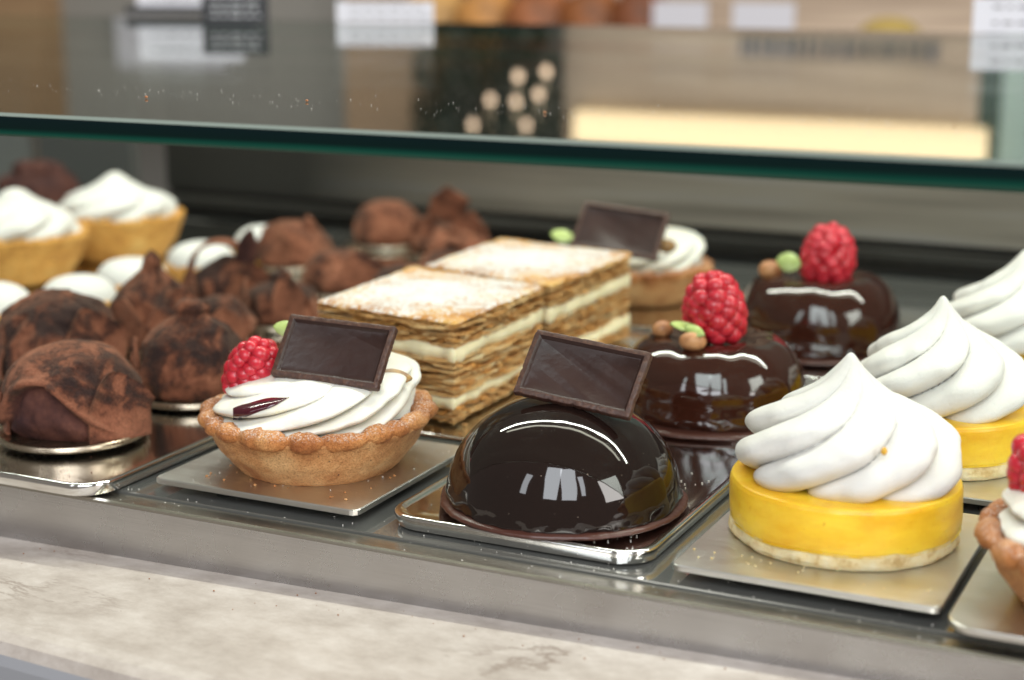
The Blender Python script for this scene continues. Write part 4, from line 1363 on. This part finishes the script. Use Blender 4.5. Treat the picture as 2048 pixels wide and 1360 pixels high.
box('table_front', -0.60, 0.9, -0.115, -0.10, -0.35, 0.104, plain('table_panel', (0.36, 0.29, 0.22), 0.6), tb)
# shift rolls and loaf to rest on the table top
for ob in list(COL.objects):
    if ob.name.startswith(('bread_roll', 'olive_loaf')): ob.location.z = 0.0697
    if ob.name.startswith('shelf_label'): ob.location.z = 0.0697; 
# wall of the shop and what hangs on it
def wood(name, c1, c2):
    t = NT(name); t.set(Roughness=0.6)
    t.base(t.ramp(t.noise(7, 4, 0.55, (0.5, 1, 9)), [(0.3, c1), (0.7, c2)]))
    return t.m
WY = 2.05
wl = box('wall', -4.0, 2.5, WY + 0.02, WY + 0.1, -0.9, 1.6, plain('grey_wall', (0.26, 0.25, 0.225), 0.8)); tag(wl, kind='structure', label='grey shop wall in the background')
def slab(name, x0, x1, z0, z1, mat, label, cat, y0=WY - 0.03, y1=WY + 0.0195):
    o = box(name, x0, x1, y0, y1, z0, z1, mat); return tag(o, label, cat)
slab('brown_pillar', -2.40, -1.78, -0.9, 1.2, wood('brown_wood', (0.24, 0.14, 0.07), (0.38, 0.25, 0.135)), 'brown pillar at the far left, seen below and mirrored in the shelf', 'pillar')
slab('tan_pillar', -1.24, -1.11, -0.9, 1.2, wood('tan_wood', (0.28, 0.185, 0.115), (0.44, 0.30, 0.19)), 'tan pillar mirrored in the shelf left of the dark shrub', 'pillar')
slab('beige_wood_panel', -0.905, -0.372, -0.2, 1.2, wood('beige_wood', (0.30, 0.225, 0.165), (0.60, 0.48, 0.37)), 'beige grained wood panel mirrored in the glass shelf', 'panel')
slab('pale_green_column', -0.345, -0.10, -0.2, 1.2, plain('pale_green_paint', (0.36, 0.47, 0.42), 0.5), 'pale green column mirrored at the right end of the shelf', 'column')
slab('dark_green_post', -0.371, -0.346, -0.2, 1.2, plain('dark_green_paint', (0.03, 0.06, 0.045), 0.5), 'narrow dark green post beside the pale column', 'post')
ls = thing('strip_lamp', (-0.62, WY - 0.04, 0.315), 'long warm lit strip lamp mirrored in the glass shelf', 'lamp')
box('lamp_tube', -0.262, 0.262, -0.01, 0.008, -0.019, 0.019, emis('lamp_glow', (1.0, 0.76, 0.45), 1.7), ls)
box('wall_notice', -1.66, -1.47, WY - 0.002, WY + 0.019, 0.19, 0.262, WHITE); tag(COL.objects['wall_notice'], 'white notice on the grey wall, mirrored in the shelf', 'notice')
lt = thing('wall_lettering', (-0.55, WY - 0.0305, 0.208), 'row of dark grey blurred letters on the beige panel', 'lettering')
V = []; Fc = []; xx = -0.115; rr = random.Random(4)
while xx < 0.125:
    L = rr.uniform(0.006, 0.014); b0 = len(V)
    V += [(xx, -0.001, -0.012), (xx + L, -0.001, -0.012), (xx + L, -0.001, 0.012), (xx, -0.001, 0.012)]; Fc.append((b0, b0 + 1, b0 + 2, b0 + 3)); xx += L + rr.uniform(0.003, 0.006)
mk('letter_row', V, Fc, INK, lt, smooth=False)
# dark shrub with fairy lights
sh = thing('fairy_light_shrub', (-0.985, 1.95, 0.10), 'dark green bushy tree with round fairy lights, mirrored in the shelf', 'shrub')
V = []; Fc = []; rr = random.Random(11)
GREEN = plain('dark_foliage', (0.012, 0.026, 0.016), 0.6)
for k in range(2600):
    a = rr.uniform(0, 2 * math.pi); q = math.sqrt(rr.random()); z = rr.uniform(0.06, 0.42)
    rad = 0.112 * q * math.sqrt(max(0.0, 1 - ((z - 0.22) / 0.2) ** 2))
    c = np.array([rad * math.cos(a), rad * math.sin(a) * 0.6, z])
    d1 = np.array([rr.uniform(-1, 1), rr.uniform(-1, 1), rr.uniform(-1, 1)]); d1 /= np.linalg.norm(d1)
    d2 = np.cross(d1, [rr.random(), rr.random(), rr.random()]); d2 /= np.linalg.norm(d2)
    b0 = len(V); V += [c - d1 * 0.011, c + d2 * 0.004, c + d1 * 0.011, c - d2 * 0.004]; Fc.append((b0, b0 + 1, b0 + 2, b0 + 3))
mk('foliage', V, Fc, GREEN, sh, smooth=False)
lathe('trunk', [(0.010, -0.90), (0.008, 0.30)], plain('bark', (0.05, 0.035, 0.02), 0.8), sh, 12)
FL = emis('fairy_glow', (1.0, 0.72, 0.50), 2.6)
for x, z in [(-0.95, .273), (-0.912, .243), (-0.874, .236), (-0.884, .264), (-0.915, .274), (-0.975, .305), (-0.901, .302)]:
    blobs('fairy_light', [((0, 0, 0), (0.0058,) * 3, 0)], FL, sh, (x + 0.985 + 0.01, 1.875 - 1.95, z - 0.10), low=True)

# ------------------------------------------------------------------ crumbs and specks
def crumbs(name, n, fn, size, mat, label, cat='crumbs'):
    V = []; Fc = []; rr = random.Random(hash(name) % 1000 if False else len(name))
    for k in range(n):
        c = fn(rr); s = size * rr.uniform(0.4, 1.4)
        v = SL_V * np.array([s, s * rr.uniform(0.6, 1), s * 0.6]) + np.array([c[0], c[1], c[2] + s * 0.5])
        o = len(V); V += list(v); Fc += [tuple(o + i for i in f) for f in SL_F]
    o = mk(name, V, Fc, mat, smooth=False)
    return tag(o, label, cat, kind='stuff')


SUG = plain('sugar_grains', (0.80, 0.76, 0.70), 0.5)
BRC = plain('brown_crumbs', (0.28, 0.12, 0.05), 0.7)
COC = plain('cocoa_crumbs', (0.16, 0.06, 0.035), 0.9)
crumbs('cocoa_spill', 90, lambda r: (r.uniform(-0.54, -0.415), r.uniform(0.482, 0.66), -0.0013), 0.00022, COC, 'spilled cocoa crumbs on the front left tray')
crumbs('pastry_flakes', 40, lambda r: (r.uniform(-0.41, -0.305), r.uniform(0.605, 0.625), -0.0012), 0.0007, PUFF, 'flakes of puff pastry in front of the mille feuille')
crumbs('tart_crumbs', 26, lambda r: (-0.3509 + 0.037 * math.cos(r.uniform(3.6, 6.2)), 0.545 + 0.037 * math.sin(r.uniform(3.6, 6.2)), 0.0001), 0.0005, CRUST, 'crust crumbs around the front cream tart')
crumbs('ledge_specks', 40, lambda r: (lambda x: (x, 0.4800 - abs(r.gauss(0, 0.014)), -0.0233 + 0.0227 * (x + 0.2)))(r.uniform(-0.45, -0.12)), 0.00030, BRC, 'tiny brown specks on the stone ledge')
crumbs('glass_dust', 230, lambda r: (r.uniform(-0.62, -0.02), 0.515 + r.gauss(0.01, 0.018), GZ + 0.0002), 0.00015, SUG, 'fine pale dust and sugar grains scattered on the glass shelf')
crumbs('shelf_crumbs', 9, lambda r: (r.uniform(-0.55, -0.10), r.uniform(0.485, 0.54), GZ + 0.0002), 0.0007, BRC, 'few brown crumbs lying near the glass shelf edge')
crumbs('dome_tray_sugar', 110, lambda r: (r.uniform(-0.288, -0.2), r.uniform(0.508, 0.60), -0.0012), 0.00028, SUG, 'sugar grains on the dome cake tray')
crumbs('floor_sugar', 120, lambda r: (r.uniform(-0.46, -0.06), r.uniform(0.485, 0.515), FLOOR_Z + 0.0001), 0.00022, SUG, 'sugar grains along the steel rail and case floor')
crumbs('plate_sugar', 60, lambda r: (r.uniform(-0.395, -0.31), r.uniform(0.502, 0.58), 0.0001), 0.00025, SUG, 'sugar grains on the plate under the front cream tart')
crumbs('biscuit_crumbs', 24, lambda r: (-0.1403 + r.uniform(-0.042, 0.042), 0.5585 + r.uniform(-0.052, -0.04), 0.0001), 0.0004, BISCUIT, 'pale biscuit crumbs in front of the first lemon tart')
